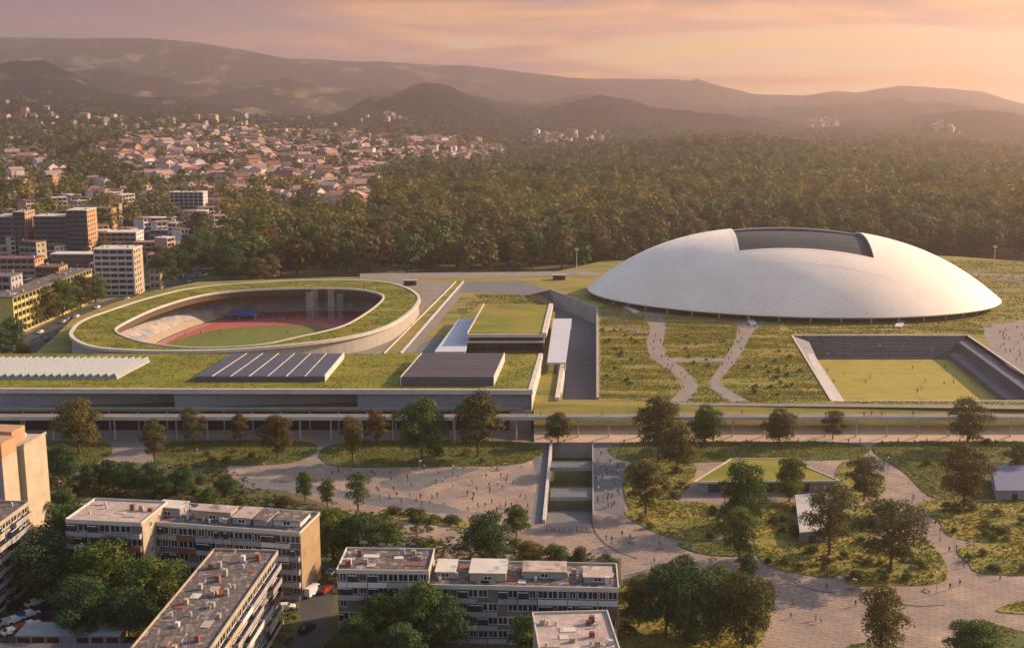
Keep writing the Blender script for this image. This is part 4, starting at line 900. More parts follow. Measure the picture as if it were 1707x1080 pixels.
# ---- the far wood as one mass
def terr_hit(px, py, lo=800., hi=9000., n=500):
    D = np.geomspace(lo, hi, n); dx, dy, dz_ = ray(px, py); zr = CAM_H+dz_/dy*D; xr = dx/dy*D
    h = HT(xr, D); k = np.argmax(zr < h); return (xr[k], D[k], float(h[k])) if zr[k] < h[k] else None
TOWN = [[(225, 232), (330, 215), (520, 222), (640, 228), (780, 235), (855, 262), (800, 275), (700, 272), (640, 285), (600, 345), (470, 345), (400, 330), (310, 300), (230, 290), (140, 262)],
        [(0, 248), (60, 250), (110, 290), (112, 330), (0, 335)], [(150, 300), (290, 295), (420, 320), (400, 352), (160, 345)]]
def in_town(px, py, g=0): return any(inside((px, py), t) for t in TOWN)
def scatter_wood(name, D0, D1, sp, hr, nq, lq, kind, seed, zlim=None):
    rs = np.random.RandomState(seed); XX, YY = [], []
    y = D0
    while y < D1:
        x = np.arange(-.52*y, .52*y, sp*(y/D0)**.5); XX.append(x+rs.uniform(-.45, .45, len(x))*sp*1.2); YY.append(np.full(len(x), y)+rs.uniform(-.45, .45, len(x))*sp*1.2); y += sp*(y/D0)**.5
    X_ = np.concatenate(XX); Y_ = np.concatenate(YY); Z_ = HT(X_, Y_)
    dpt = Y_*CT-(Z_-CAM_H)*ST; PXs = 853.5+F*X_/dpt; PYs = 540-F*(Y_*ST+(Z_-CAM_H)*CT)/dpt
    dens = fbm(X_, Y_, 260, 4, 3)
    k = np.ones(len(X_), bool)
    for i in range(len(X_)):
        px, py = PXs[i], PYs[i]
        if in_town(px, py): k[i] = rs.rand() < (.16 if dens[i] < .15 else .6)
        elif Y_[i] > 2000 and py < 238 and px < 600: k[i] = rs.rand() < (.22 if dens[i] < .25 else .8)
        elif px < 410 and Y_[i] < 1250: k[i] = rs.rand() < .16
        elif px < 620 and Y_[i] < 1000: k[i] = rs.rand() < (.25 if px < 400 else .7)
        elif px < 700: k[i] = dens[i] > -.1 or rs.rand() < .25
        if Y_[i] < 1150 and px > 345 and PYs[i] > wf(px)-58: k[i] = False
        if Y_[i] < 900 and px < 345: k[i] = k[i] and rs.rand() < .3
    X_, Y_, Z_ = X_[k], Y_[k], Z_[k]; n = len(X_)
    H_ = rs.uniform(hr[0], hr[1], n)*(1+.22*fbm(X_, Y_, 120, 3, 5))
    d = rs.normal(0, 1, (n, nq, 3)); d /= np.linalg.norm(d, axis=2)[:, :, None]; d[:, :, 2] = np.abs(d[:, :, 2])*1.1-.25
    nar = rs.uniform(.36, .58, (n, 1, 1)); R = H_[:, None, None]*np.concatenate([nar, nar*rs.uniform(.85, 1.15, (n, 1, 1)), np.full((n, 1, 1), .52)], 2)*rs.uniform(.62, 1.12, (n, nq, 1))*(1+.22*np.sin(d[:, :, :1]*6+d[:, :, 1:2]*5+rs.uniform(0, 6, (n, 1, 1))))
    C = np.stack([X_, Y_, Z_+H_*.5], 1)[:, None, :]+d*R
    base = np.array([[1, 1, 1], [.82, .98, .82], [1.22, 1.18, .85], [1.5, 1.3, .8], [.68, .78, .72]])[rs.choice(5, n, p=[.4, .2, .2, .06, .14])]
    tint = (base[:, None, :]*rs.uniform(.9, 1.1, (n, nq, 1))).reshape(-1, 3)
    S = (H_[:, None]*lq*np.ones((1, nq))).ravel()
    me = quads_mesh(name, C.reshape(-1, 3), d.reshape(-1, 3), S, [LEAF['forest']], tint, None, .38, rs)
    o = bpy.data.objects.new(name, me); COL.objects.link(o); tag(o, label='dense mixed wood of brown green trees stretching to the hills', cat='wood', kind='stuff'); return n
scatter_wood('woodland', 805, 1350, 12.5, (11, 23), 120, .062, 0, 5)
scatter_wood('woodland', 1350, 2700, 16, (10, 20), 44, .11, 0, 6)
scatter_wood('hill_woodland', 2700, 3700, 34, (8, 14), 10, .26, 0, 8)

def sample(poly, n, tries=60000, mind=3.2, squash=2.2):
    xs = [p[0] for p in poly]; ys_ = [p[1] for p in poly]; out = []
    for _ in range(tries):
        if len(out) >= n: break
        x, y = rnd.uniform(min(xs), max(xs)), rnd.uniform(min(ys_), max(ys_))
        if not inside((x, y), poly): continue
        if any(abs(x-a) < mind*1.4 and abs(y-b) < mind/squash*1.4 and (x-a)**2+((y-b)*squash)**2 < mind**2 for a, b in out): continue
        out.append((x, y))
    return out
# ================================================================== buildings
def wallm(name, c, v=.8): return mat(name, c, tuple(x*v for x in c), .35, detail=8, rough=.9)
m_cream = wallm('cream_render', (.46, .38, .28), .72); m_lilac = wallm('pale_lilac_render', (.40, .38, .39), .72); m_ochre = wallm('ochre_render', (.40, .29, .17), .7); m_beige = wallm('beige_render', (.50, .42, .31)); m_greyw = wallm('grey_render', (.36, .35, .35)); m_brick = wallm('brick_red', (.26, .10, .07)); m_yellow = wallm('yellow_render', (.60, .50, .16)); m_whiteb = wallm('white_render', (.66, .62, .60)); m_pinkw = wallm('pink_render', (.58, .38, .30)); m_orange = wallm('orange_render', (.50, .30, .17)); m_brown = wallm('brown_render', (.22, .16, .12))
m_gravel = mat('roof_gravel', (.22, .175, .16), (.09, .075, .07), .55, c3=(.36, .30, .27), detail=10, bump=.4)
m_gravel_l = mat('pale_roof', (.50, .40, .34), (.38, .29, .25), .4, c3=(.56, .47, .41), detail=9)
m_frame = m_white; m_awn = mat('red_awning', (.22, .05, .05), (.16, .04, .04), 1)
m_tile = mat('roof_tile_red', (.32, .165, .125), (.24, .13, .10), .4, objvar=.25); m_tile2 = mat('roof_tile_brown', (.22, .11, .085), (.16, .085, .07), .4, objvar=.25); m_tile3 = mat('roof_tile_pink', (.46, .29, .24), (.36, .22, .18), .4, objvar=.2)
WIN = {}
def win_mesh(w, h, red=False):
    k = (round(w, 2), round(h, 2), red)
    if k not in WIN:
        b = MB(); b.box(-w/2, w/2, -.05, .02, 0, h, 1); n = max(2, int(w/1.1)); 
        b.box(-w/2-.06, w/2+.06, -.09, -.052, -.08, 0.02, 0); b.box(-w/2-.06, w/2+.06, -.09, -.052, h-.05, h+.05, 0)
        for i in range(n+1): x = -w/2+w*i/n; b.box(x-.04, x+.04, -.088, -.053, .02, h-.05, 0)
        if red: b.box(-w/2, w/2, -.5, -.091, h-.75, h-.65, 2)
        WIN[k] = b.mesh('window', [m_frame, m_glass, m_awn])
    return WIN[k]
def roof_clutter(e, L, Dp, H, n, seed, mroof):
    r = random.Random(seed)
    for i in range(int(n*1.5)):
        x, y = r.uniform(.05, .95)*L, r.uniform(.15, .85)*Dp; k = r.random()
        if k < .35: MB().box(x-.5, x+.5, y-.4, y+.4, H+.02, H+r.uniform(.8, 1.5)).build('chimney', r.choice([m_cream, m_brick, m_conc, m_whiteb]), e)
        elif k < .55: MB().tube((x, y, H), (x, y, H+.9), .28, .28, 8).build('roof_vent', m_conc_w, e)
        elif k < .75: w = r.uniform(.8, 2.2); MB().box(x-w, x+w, y-.9, y+.9, H+.02, H+.14).build('roof_patch', r.choice([m_conc_w, m_brown, m_brick, m_gravel_l]), e)
        else:
            b = MB().tube((x, y, H), (x, y, H+3.0), .05, .04, 5); [b.box(x-.8+.1*j, x+.8-.1*j, y-.03, y+.03, H+2.3+.22*j, H+2.36+.22*j) for j in range(3)]; b.build('aerial', m_greyw, e)
def apartment(name, label, P0, P1, depth, H, ns, bays, wall, endm, roofm, seed=0, balc=True, clutter=14, pent=0, end_win=2, group=None, rear=False, par=m_conc_w):
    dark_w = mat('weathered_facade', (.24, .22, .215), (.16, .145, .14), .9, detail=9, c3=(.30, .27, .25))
    P0 = Vector((P0.x, P0.y, 0)); P1 = Vector((P1.x, P1.y, 0)); L = (P1-P0).length; rz = math.atan2((P1-P0).y, (P1-P0).x)
    e = empty(name, P0, rz, label, 'apartment block', group); sh = (H-.3)/ns; r = random.Random(seed)
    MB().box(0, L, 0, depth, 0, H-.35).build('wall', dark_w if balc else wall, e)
    MB().box(L+.003, L+.12, .0, depth, 0, H+.2).build('end_wall', endm, e)
    MB().box(-.12, -.003, .0, depth, 0, H+.2).build('end_wall', endm, e)
    MB().box(-.1, L+.1, -.5, depth+.4, H-.348, H).build('roof', roofm, e)
    b = MB(); b.box(-.15, L+.15, -.62, -.40, H-.5, H+.45); b.box(-.15, L+.15, depth+.3, depth+.5, H-.5, H+.45); b.box(-.25, -.0, -.39, depth+.29, H+.003, H+.45); b.box(L, L+.25, -.39, depth+.29, H+.003, H+.45); b.build('parapet', par, e)
    bw = L/bays; nw = 0
    pass; dark = mat('loggia_shade', (.10, .085, .085), (.14, .12, .12), .8)
    for s in range(ns):
        z = s*sh
        if balc:
            i = 0
            while i < bays:
                k = min(bays-i, r.choice([1, 2, 2, 3])); x0, x1 = i*bw+.08, (i+k)*bw-.08; m = r.choices([wall, m_lilac, m_conc, m_brick, m_whiteb], [4, 3, 2, .35, 2])[0]
                if r.random() < .92:
                    b = MB(); b.box(x0, x1, -1.25, -.003, z-.12, z+.06); b.box(x0, x1, -1.27, -1.15, z+.063, z+1.08); b.box(x0, x0+.08, -1.147, -.005, z+.063, z+1.05); b.box(x1-.08, x1, -1.147, -.005, z+.063, z+1.05); b.build('balcony', m, e)
                    if r.random() < .38: b = MB(); b.box(x0+.12, (x0+x1)/2, -1.20, -1.16, z+1.081, z+2.5, 1); b.box(x0+.12, (x0+x1)/2, -1.22, -1.14, z+2.5, z+2.6, 0); b.build('glazed_screen', [m_frame, m_glass], e)
                i += k
        for i in range(bays):
            if r.random() < .93 and nw < 96: place('window', win_mesh(bw*r.choice([.62, .86, .92]), 1.6, r.random() < .10), e, ((i+.5)*bw, -.01, z+.98)); nw += 1
    if end_win:
        we = win_mesh(1.1, 1.3)
        for s in range(ns):
            for j in range(end_win): place('end_window', we, e, (L+.14, depth*(j+1)/(end_win+1), s*sh+1.0), math.pi/2)
    if pent:
        x = L*.03
        while x < L*.93:
            w_ = r.uniform(3, 10); hh = r.uniform(1.2, 2.5); y0 = depth*r.uniform(.18, .38); y1 = depth*r.uniform(.65, .85); x1 = min(x+w_, L*.97)
            MB().box(x, x1, y0, y1, H+.004, H+hh).build('penthouse', r.choice([m_greyw, m_cream, m_whiteb, m_lilac, m_brick]), e); MB().box(x-.25, x1+.25, y0-.3, y1+.3, H+hh+.003, H+hh+.16).build('penthouse_roof', r.choice([roofm, roofm, m_gravel_l, m_conc_w]), e)
            if w_ > 4: place('penthouse_window', win_mesh(min(1.6, w_*.4), .9), e, ((x+x1)/2, y0-.01, H+.35))
            x += w_+r.uniform(.2, 4)
    roof_clutter(e, L, depth, H, clutter, seed+5, roofm)
    return e
# the four slab blocks and the tower of the estate
apartment('apartment_block', 'long apartment block with an orange right end wall behind the courtyard trees', W(236, 869, 16), W(500, 888, 16), 12.5, 16, 5, 17, m_lilac, m_ochre, m_gravel, 3, clutter=34, pent=9, end_win=0)
apartment('apartment_block', 'taller stepped end block with a pale flat roof left of the orange ended block', W(112, 866, 18.6), W(236, 872, 18.6), 13.5, 18.6, 6, 7, m_lilac, m_cream, m_gravel_l, 5, clutter=9)
apartment('apartment_block', 'cream slab block running diagonally to the bottom edge with a weathered brown roof', W(298, 1150, 16.6), W(459, 920, 16.6), 13.2, 16.6, 5, 17, m_cream, m_cream, m_gravel, 8, clutter=40, end_win=0, par=m_cream)
apartment('apartment_block', 'white banded apartment block with balconies, its left taller section behind golden trees', W(563, 950, 15), W(714, 952, 15), 11.5, 15, 5, 9, m_whiteb, m_cream, m_gravel, 12, clutter=14, end_win=0)
apartment('apartment_block', 'white banded lower block with a cluttered roof beside the big grove', W(714, 975, 12.4), W(1030, 981, 12.4), 12.5, 12.4, 4, 19, m_lilac, m_cream, m_gravel, 15, clutter=40, pent=8, end_win=2)
apartment('apartment_block', 'near block with a pale pinkish flat roof cut by the bottom edge', W(908, 1126, 14), W(1044, 1122, 14), 25, 14, 5, 8, m_cream, m_cream, m_gravel_l, 21, clutter=22, end_win=3)
apartment('apartment_block', 'cream balconied slab block at the left edge below the orange tower', W(-75, 925, 19.5), W(44, 838, 19.5), 13, 19.5, 7, 12, m_cream, m_lilac, m_gravel, 25, clutter=10, end_win=0, par=m_cream)
# tower with blank sunlit walls
p0, p1 = W(2, 752, 27), W(68, 716, 27); e = empty('apartment_tower', (p0.x, p0.y, 0), math.atan2((p1-p0).y, (p1-p0).x), 'tall apartment tower with blank beige and orange walls at the left edge', 'apartment tower'); L_ = Vector((p1.x-p0.x, p1.y-p0.y)).length
MB().box(0, L_*.36, 0, 18, 0, 25.2).build('wall', m_beige, e); MB().box(L_*.43, L_, -1.2, 16, 0, 25.8).build('side_wall', m_beige, e); MB().box(L_*.36, L_*.43, 1.2, 17, 0, 26).build('stair_recess', m_brown, e)
MB().box(-.2, L_*.35, -.15, 6, 25.21, 29).build('roof_house', m_orange, e); MB().box(L_*.45, L_*.78, 2, 9, 25.81, 29.4).build('roof_house', m_orange, e); MB().box(-.3, L_*.36, 6.05, 18, 25.21, 25.9).build('parapet', m_brick, e); MB().box(L_*.42, L_+.2, -1.4, -1.1, 25.81, 26.5).build('parapet', m_cream, e)
for s in range(8):
    for j in range(4): place('window', win_mesh(1.5, 1.4), e, (-.02, 2.5+j*4.2, 1.2+s*2.95), -math.pi/2)
b = MB().box(-.14, -.02, .2, 17.8, 0, 24); b.build('facade', m_lilac, e)
roof_clutter(e, L_, 14, 25.9, 8, 3, m_gravel)

# garages and yard wall bottom left
p = W(28, 1078, 0); q = W(200, 1078, 0); g = empty('garage_row', (p.x, p.y, 0), math.atan2((q-p).y, (q-p).x), 'row of low garages with dark red doors at the bottom left', 'garages'); Lg = (q-p).length
MB().box(0, Lg, 0, 6, 0, 2.5).build('wall', m_cream, g); MB().box(-.2, Lg+.2, -.3, 6.2, 2.5, 2.75).build('roof', m_greyw, g)
dm = MB().box(-1.25, 1.25, -.06, -.003, .05, 2.15).mesh('door', mat('dark_red_door', (.16, .035, .035), (.11, .03, .03), 1)); nd = 7
for i in range(nd):
    o = place('garage_door', dm, g, ((i+.5)*Lg/nd, 0, 0))
    if i == 3: o.data = dm.copy(); o.data.materials[0] = m_lilac; o['label'] = 'pale lilac garage door'
p = W(10, 1110, 0); MBs = MB().box(0, 34, 0, 7, 0, 3.0); s_ = empty('flat_roofed_shed', (p.x-8, p.y-3.5, 0), 0, 'dark flat roofed shed at the bottom left in front of the garages', 'shed'); MBs.build('wall', m_greyw, s_); MB().box(-.3, 34.3, -.3, 7.3, 3.0, 3.25).build('roof', mat('dark_roof', (.09, .09, .10), (.12, .12, .13), .6), s_)

# mid-distance city blocks on the left
def city(x0, x1, yb, yt, depth, wall, endm, roofm, label, z=0, yaw=None, x1y=None, bands=True, name='city_building', group=None, cat='building', bw=.55, glass=m_glass, clutter=3):
    p0 = W(x0, yb, z); p1 = W(x1, yb if x1y is None else x1y, z); P = (p0+p1)/2; q = ray((x0+x1)/2, yt); H = CAM_H+P.y*q[2]/q[1]-z
    L = (p1-p0).length; e = empty(name, p0, math.atan2((p1-p0).y, (p1-p0).x), label, cat, group)
    MB().box(0, L, 0, depth, -1, H-.3).build('wall', wall, e); MB().box(L+.01, L+.2, 0, depth, -1, H-.1).build('end_wall', endm, e); MB().box(-.2, L+.4, -.3, depth+.3, H-.29, H+.3).build('roof', roofm, e)
    ns = max(1, int(H/3.2)); sh = H/ns; bd = MB().box(.8, L-.8, -.12, -.01, 0, sh*bw).mesh('window_band', glass); pier = None
    if bands:
        for s in range(ns): place('window_band', bd, e, (0, 0, s*sh+sh*.3))
        n = max(2, int(L/4)); pb = MB().box(-.25, .25, -.22, -.125, .3, H-.4).mesh('pier', wall)
        for i in range(1, n): place('pier', pb, e, (i*L/n, 0, 0))
        we = MB().box(0, .1, 0, 1.6, 0, 1.5).mesh('end_window', glass)
        for s in range(ns):
            for j in range(max(1, int(depth/4.5))): place('end_window', we, e, (L+.15, 1.4+j*4.2, s*sh+1))
    roof_clutter(e, L, depth, H+.3, clutter, int(x0), roofm); return e
m_dgl = mat('blue_grey_glazing', (.10, .125, .15), (.07, .09, .115), .6, rough=.3, spec=.5)
city(160, 226, 494, 416, 17, m_whiteb, m_cream, m_conc_w, 'white seven storey office block with ribbon windows beside the boulevard', clutter=6)
city(26, 156, 560, 470, 12, m_yellow, m_cream, m_gravel, 'long yellow slab block behind the street trees on the left', x1y=503, clutter=12)
city(-60, 24, 545, 462, 14, m_lilac, m_lilac, m_gravel, 'pale lilac block cut by the left edge next to the yellow slab block')
city(-30, 24, 425, 362, 16, m_dgl, m_orange, m_conc, 'dark glazed office slab at the far left edge'); city(26, 46, 425, 354, 18, m_dgl, m_orange, m_conc, 'narrow dark office tower with an orange end wall')
city(60, 112, 425, 361, 16, m_dgl, m_greyw, m_conc_w, 'wide dark glazed office slab between the orange ended towers'); city(115, 149, 427, 351, 20, m_dgl, m_orange, m_conc_w, 'dark glazed office tower with a cream and orange end')
city(86, 160, 452, 424, 12, m_dgl, m_whiteb, m_whiteb, 'low glazed hall with a broad white roof above the yellow block', clutter=1); city(-20, 60, 470, 432, 14, m_pinkw, m_orange, m_tile2, 'pinkish low building at the left edge under the dark offices'); city(60, 100, 478, 446, 14, m_brown, m_orange, m_tile2, 'brown low building left of the low glazed hall')
city(156, 228, 420, 388, 18, m_lilac, m_whiteb, m_conc_w, 'pale low building with a curved white roof slab', clutter=1); city(222, 286, 428, 405, 12, m_pinkw, m_cream, m_tile, 'long pink house with a red roof behind the office block'); city(228, 288, 392, 364, 12, m_whiteb, m_whiteb, m_conc_w, 'white building with square windows right of the curved roof')
city(250, 352, 402, 384, 10, m_greyw, m_lilac, m_conc, 'long low grey building in front of the white tower'); city(284, 340, 362, 321, 16, m_whiteb, m_whiteb, m_conc_w, 'white slab tower with vertical piers in the town', bw=.8); city(360, 388, 352, 332, 12, m_orange, m_orange, m_tile, 'bright orange house right of the white slab tower')
city(162, 188, 392, 348, 12, m_orange, m_orange, m_tile, 'orange apartment house right of the dark office towers'); city(190, 200, 380, 340, 8, m_yellow, m_cream, m_tile2, 'slim yellow house above the orange apartment house'); city(76, 90, 330, 292, 14, m_pinkw, m_orange, m_conc, 'pink high rise alone on the left slope')
city(345, 400, 384, 366, 12, m_whiteb, m_whiteb, m_conc_w, 'low white building at the edge of the wood'); city(322, 342, 385, 356, 10, m_cream, m_cream, m_tile2, 'cream house with a gable by the white tower'); city(642, 715, 323, 314, 12, m_whiteb, m_lilac, m_dgl, 'low white building alone in the wood', clutter=0)
city(0, 40, 330, 300, 12, m_lilac, m_pinkw, m_conc, 'pale block on the left slope under the pink houses', clutter=1); city(228, 245, 500, 450, 8, m_pinkw, m_cream, m_tile2, 'pink house end right of the white office block', clutter=1) if False else None
fill = [(246, 262, 462, 425, m_cream, 'cream'), (250, 268, 482, 448, m_lilac, 'pale lilac'), (0, 30, 300, 282, m_pinkw, 'pink'), (40, 62, 318, 302, m_cream, 'cream'), (120, 150, 345, 330, m_greyw, 'grey'), (205, 225, 372, 352, m_pinkw, 'pink'), (240, 262, 360, 342, m_cream, 'cream'), (262, 282, 352, 336, m_whiteb, 'white'), (392, 410, 345, 332, m_pinkw, 'pink'), (100, 118, 372, 352, m_greyw, 'grey'), (286, 306, 425, 408, m_cream, 'cream'), (306, 330, 415, 400, m_pinkw, 'pink'), (-20, -2, 500, 470, m_greyw, 'grey'), (65, 84, 520, 478, m_greyw, 'grey'), (10, 36, 505, 478, m_pinkw, 'pink'), (40, 62, 500, 468, m_cream, 'cream'), (330, 352, 428, 412, m_lilac, 'pale lilac'), (150, 162, 470, 440, m_pinkw, 'pink'), (356, 372, 420, 404, m_cream, 'cream')]
for x0, x1, yb, yt, m, nm in fill:
    o = city(x0, x1, yb, yt, 10, m, rnd.choice([m_cream, m_orange, m_pinkw]), rnd.choice([m_tile, m_tile2, m_gravel]), None, clutter=1, name='town_building', group='mid sized town buildings left of the wood'); later(o, '%s mid sized building in the town' % nm)

BZ = [(0, 335), (200, 335), (420, 338), (402, 380), (335, 436), (250, 430), (160, 425), (0, 440)]
used_px = [(x, y) for x, y in ((190, 460), (90, 500), (35, 390), (85, 400), (132, 400), (122, 440), (190, 405), (255, 415), (258, 380), (300, 392), (312, 345), (374, 345), (172, 370))]
for x, y in sample(BZ, 62, tries=6000, mind=19, squash=1.8):
    if any(abs(x-a) < 17 and abs(y-b) < 13 for a, b in used_px): continue
    D_ = W(x, y, 0).y; wpx = rnd.uniform(12, 30); hm_2 = rnd.uniform(8, 17); yt = y-hm_2*2000/D_; m, nm = rnd.choice([(m_whiteb, 'white'), (m_whiteb, 'white'), (m_cream, 'cream'), (m_lilac, 'pale lilac'), (m_pinkw, 'pink'), (m_greyw, 'grey')])
    o = city(x-wpx/2, x+wpx/2, y, yt, rnd.uniform(9, 14), m, rnd.choice([m_cream, m_cream, m_beige, m_whiteb]), rnd.choice([m_tile, m_tile3, m_tile2, m_conc_w, m_gravel]), None, clutter=1, name='town_building', group='mid sized town buildings left of the wood', x1y=y-rnd.uniform(-2, 3)); later(o, '%s mid sized building in the town' % nm)

# town houses on the slopes
def house_proto(i):
    r = random.Random(40+i); w, d, h, rh = r.uniform(9, 15), r.uniform(8, 11), r.uniform(6.5, 11.5), r.uniform(1.8, 2.8); wb = MB().box(-w/2, w/2, -d/2, d/2, -4, h)
    wb.face([(-w/2, -d/2, h), (-w/2, 0, h+rh), (-w/2, d/2, h)][::-1]); wb.face([(w/2, -d/2, h), (w/2, 0, h+rh), (w/2, d/2, h)])
    rb = MB(); o_ = .6; A = (-w/2-o_, -d/2-o_, h-.35); B_ = (w/2+o_, -d/2-o_, h-.35); C_ = (w/2+o_, 0, h+rh+.1); D_ = (-w/2-o_, 0, h+rh+.1); E_ = (w/2+o_, d/2+o_, h-.35); G_ = (-w/2-o_, d/2+o_, h-.35)
    if i % 2: C_ = (w/2-2.5, 0, h+rh+.1); D_ = (-w/2+2.5, 0, h+rh+.1); rb.face([B_, E_, C_]); rb.face([G_, A, D_])
    rb.face([A, B_, C_, D_]); rb.face([D_, C_, E_, G_]); wn = MB()
    wins = [(x, z) for z in (1.2, 4.2) if z+1.2 < h for x in np.linspace(-w/2+1.6, w/2-1.6, 4)]
    return wb, rb, wins, w, d, h
HPR = []
for i in range(8):
    wb, rb, wins, w, d, h = house_proto(i); HPR.append((wb.mesh('wall', m_whiteb), rb.mesh('roof', m_tile), wins, d))
hw = MB().box(-.55, .55, -.06, -.01, 0, 1.3).mesh('window', m_glass)
wallc = [(m_whiteb, 'white', 6), (m_pinkw, 'pink', 3), (m_cream, 'cream', 5), (m_orange, 'orange', .7), (m_beige, 'sandy', 1.5), (m_lilac, 'pale grey', 1.5)]
roofc = [(m_tile, 'red', 3.5), (m_tile3, 'pink', 6), (m_tile2, 'brown', 2.5)]
pts = []
for poly, n, md in ((TOWN[0], 1700, 4.3), (TOWN[1], 120, 6.5), (TOWN[2], 90, 8), ([(150, 190), (250, 200), (480, 190), (600, 215), (560, 235), (150, 232)], 60, 9), ([(0, 170), (140, 185), (200, 230), (60, 250), (0, 250)], 30, 9), ([(890, 226), (1010, 222), (1025, 236), (880, 242)], 26, 6), ([(1340, 200), (1400, 200), (1400, 212), (1340, 214)], 12, 5), ([(1480, 205), (1580, 208), (1660, 225), (1600, 228)], 9, 6), ([(560, 200), (680, 190), (690, 210)], 8, 6)):
    pts += sample(poly, n, mind=md, tries=16000)
hits = []
for x, y in pts:
    t = terr_hit(x, y)
    if t: hits.append((t, x, y))
for x, y in ((1320, 258), (1462, 232), (1548, 322), (1617, 340), (1365, 236), (640, 205), (1200, 275)):
    t = terr_hit(x, y)
    if t: hits.append((t, x, y))
hits.sort(key=lambda a: a[0][1])
def HS(px, py):
    if px < 120: return 'on the far left slope'
    if py < 215: return 'on the upper hillside'
    if px < 300: return 'above the dark offices'
    if px < 450: return 'above the white tower'
    if px < 620: return 'in the middle of town'
    if px < 880: return "in the town's right arm"
    return 'far off beyond the wood'
stuffv = MB(); nthing = 0
for (tx, ty, tz), px, py in hits:
    wm, rm, wins, d = rnd.choice(HPR); rz = rnd.choice([0.15, -.25, .5, 1.3, -.6, .9])+rnd.uniform(-.1, .1); wcol = rnd.choices(wallc, [c[2] for c in wallc])[0]; rcol = rnd.choices(roofc, [c[2] for c in roofc])[0]; s = rnd.choice([.8, .9, 1, 1, 1.15, 1.5])*rnd.uniform(.9, 1.1)
    if nthing < 300:
        e = empty('house', (tx, ty, tz-.5), rz, None, 'house', 'houses of the hillside town'); e.scale = (s, s, s); nthing += 1
        o = place('wall', wm, e); o.material_slots[0].link = 'OBJECT'; o.material_slots[0].material = wcol[0]
        o = place('roof', rm, e); o.material_slots[0].link = 'OBJECT'; o.material_slots[0].material = rcol[0]
        if ty < 1500:
            for x, z in wins: place('window', hw, e, (x, -d/2 if False else -d/2, z))
        later(e, '%s house with a %s roof %s' % (wcol[1], rcol[1], HS(px, py)))
    else:
        ca, sa = math.cos(rz)*s, math.sin(rz)*s
        for me_, mi in ((wm, wallc.index(wcol)), (rm, 6+roofc.index(rcol))):
            i0 = len(stuffv.v); stuffv.v += [(tx+v.co.x*ca-v.co.y*sa, ty+v.co.x*sa+v.co.y*ca, tz-.5+v.co.z*s) for v in me_.vertices]
            for f in me_.polygons: stuffv.f.append(tuple(i0+k for k in f.vertices)); stuffv.m.append(mi)
if stuffv.f:
    o = stuffv.build('distant_houses', [c[0] for c in wallc]+[c[0] for c in roofc]); tag(o, 'mass of small far off red roofed houses on the hillside', 'houses', kind='stuff')

# ================================================================== people
def person_proto(i):
    r = random.Random(i); st_ = [0, .28, -.25, .12][i % 4]; ar = [.05, .3, -.3, .15][i % 4]
    bm = bmesh.new(); lay = bm.verts.layers.skin.verify(); V = []
    def v(x, y, z, rad): q = bm.verts.new((x, y, z)); q[lay].radius = (rad, rad*.8); q[lay].use_root = False; V.append(q); return q
    pel = v(0, 0, .95, .15); pel[lay].use_root = True; ch = v(0, 0, 1.30, .17); nk = v(0, 0, 1.50, .06); hd = v(0, .02, 1.60, .095); tp_ = v(0, .01, 1.72, .085)
    for a, c in ((pel, ch), (ch, nk), (nk, hd), (hd, tp_)): bm.edges.new((a, c))
    for s in (-1, 1):
        h_ = v(s*.10, 0, .88, .10); k = v(s*.11, s*st_*.5+.03, .50, .070); a = v(s*.11, s*st_-.02, .09, .045); f = v(s*.12, s*st_+.15, .035, .035)
        for p, q in ((pel, h_), (h_, k), (k, a), (a, f)): bm.edges.new((p, q))
        sh = v(s*.20, 0, 1.42, .065); el = v(s*.25, -s*ar*.4, 1.12, .045); wr = v(s*.25, -s*ar+.06, .88, .035); hn = v(s*.25, -s*ar+.09, .78, .038)
        for p, q in ((ch, sh), (sh, el), (el, wr), (wr, hn)): bm.edges.new((p, q))
    me_ = bpy.data.meshes.new('person_skeleton'); bm.to_mesh(me_); bm.free(); ob = bpy.data.objects.new('tmp_person', me_); COL.objects.link(ob)
    ob.modifiers.new('s', 'SKIN'); md = ob.modifiers.new('d', 'SUBSURF'); md.levels = 1; md.render_levels = 1
    dg = bpy.context.evaluated_depsgraph_get(); out = bpy.data.meshes.new_from_object(ob.evaluated_get(dg)); bpy.data.objects.remove(ob)
    out.name = 'person_body'; out.materials.clear()
    for m in (m_greyw, m_greyw, m_greyw, m_greyw): out.materials.append(m)
    for p in out.polygons:
        c = p.center; p.material_index = 3 if (c.z > 1.66 or (c.z > 1.55 and c.y < -.01)) else 2 if (c.z > 1.47 or (abs(c.x) > .2 and c.z < .92)) else 1 if c.z > .93 else 0
        p.use_smooth = True
    return out
PP = [person_proto(i) for i in range(4)]
def flat(name, c): return mat(name, c, tuple(x*.8 for x in c), 8)
skin_ = flat('skin', (.45, .28, .20)); hair_ = flat('hair', (.05, .035, .025)); pants = [flat('trousers_dark', (.03, .03, .045)), flat('trousers_blue', (.06, .08, .14)), flat('trousers_sand', (.3, .25, .18))]
TOPS = [('a dark top', flat('top_dark', (.03, .03, .035)), 9), ('a white top', flat('top_white', (.75, .73, .70)), 3), ('a red top', flat('top_red', (.45, .06, .05)), 1.2), ('a blue top', flat('top_blue', (.07, .12, .35)), 2), ('an orange top', flat('top_orange', (.55, .22, .06)), .8), ('a grey top', flat('top_grey', (.25, .25, .26)), 2.5)]
NPP = [0]
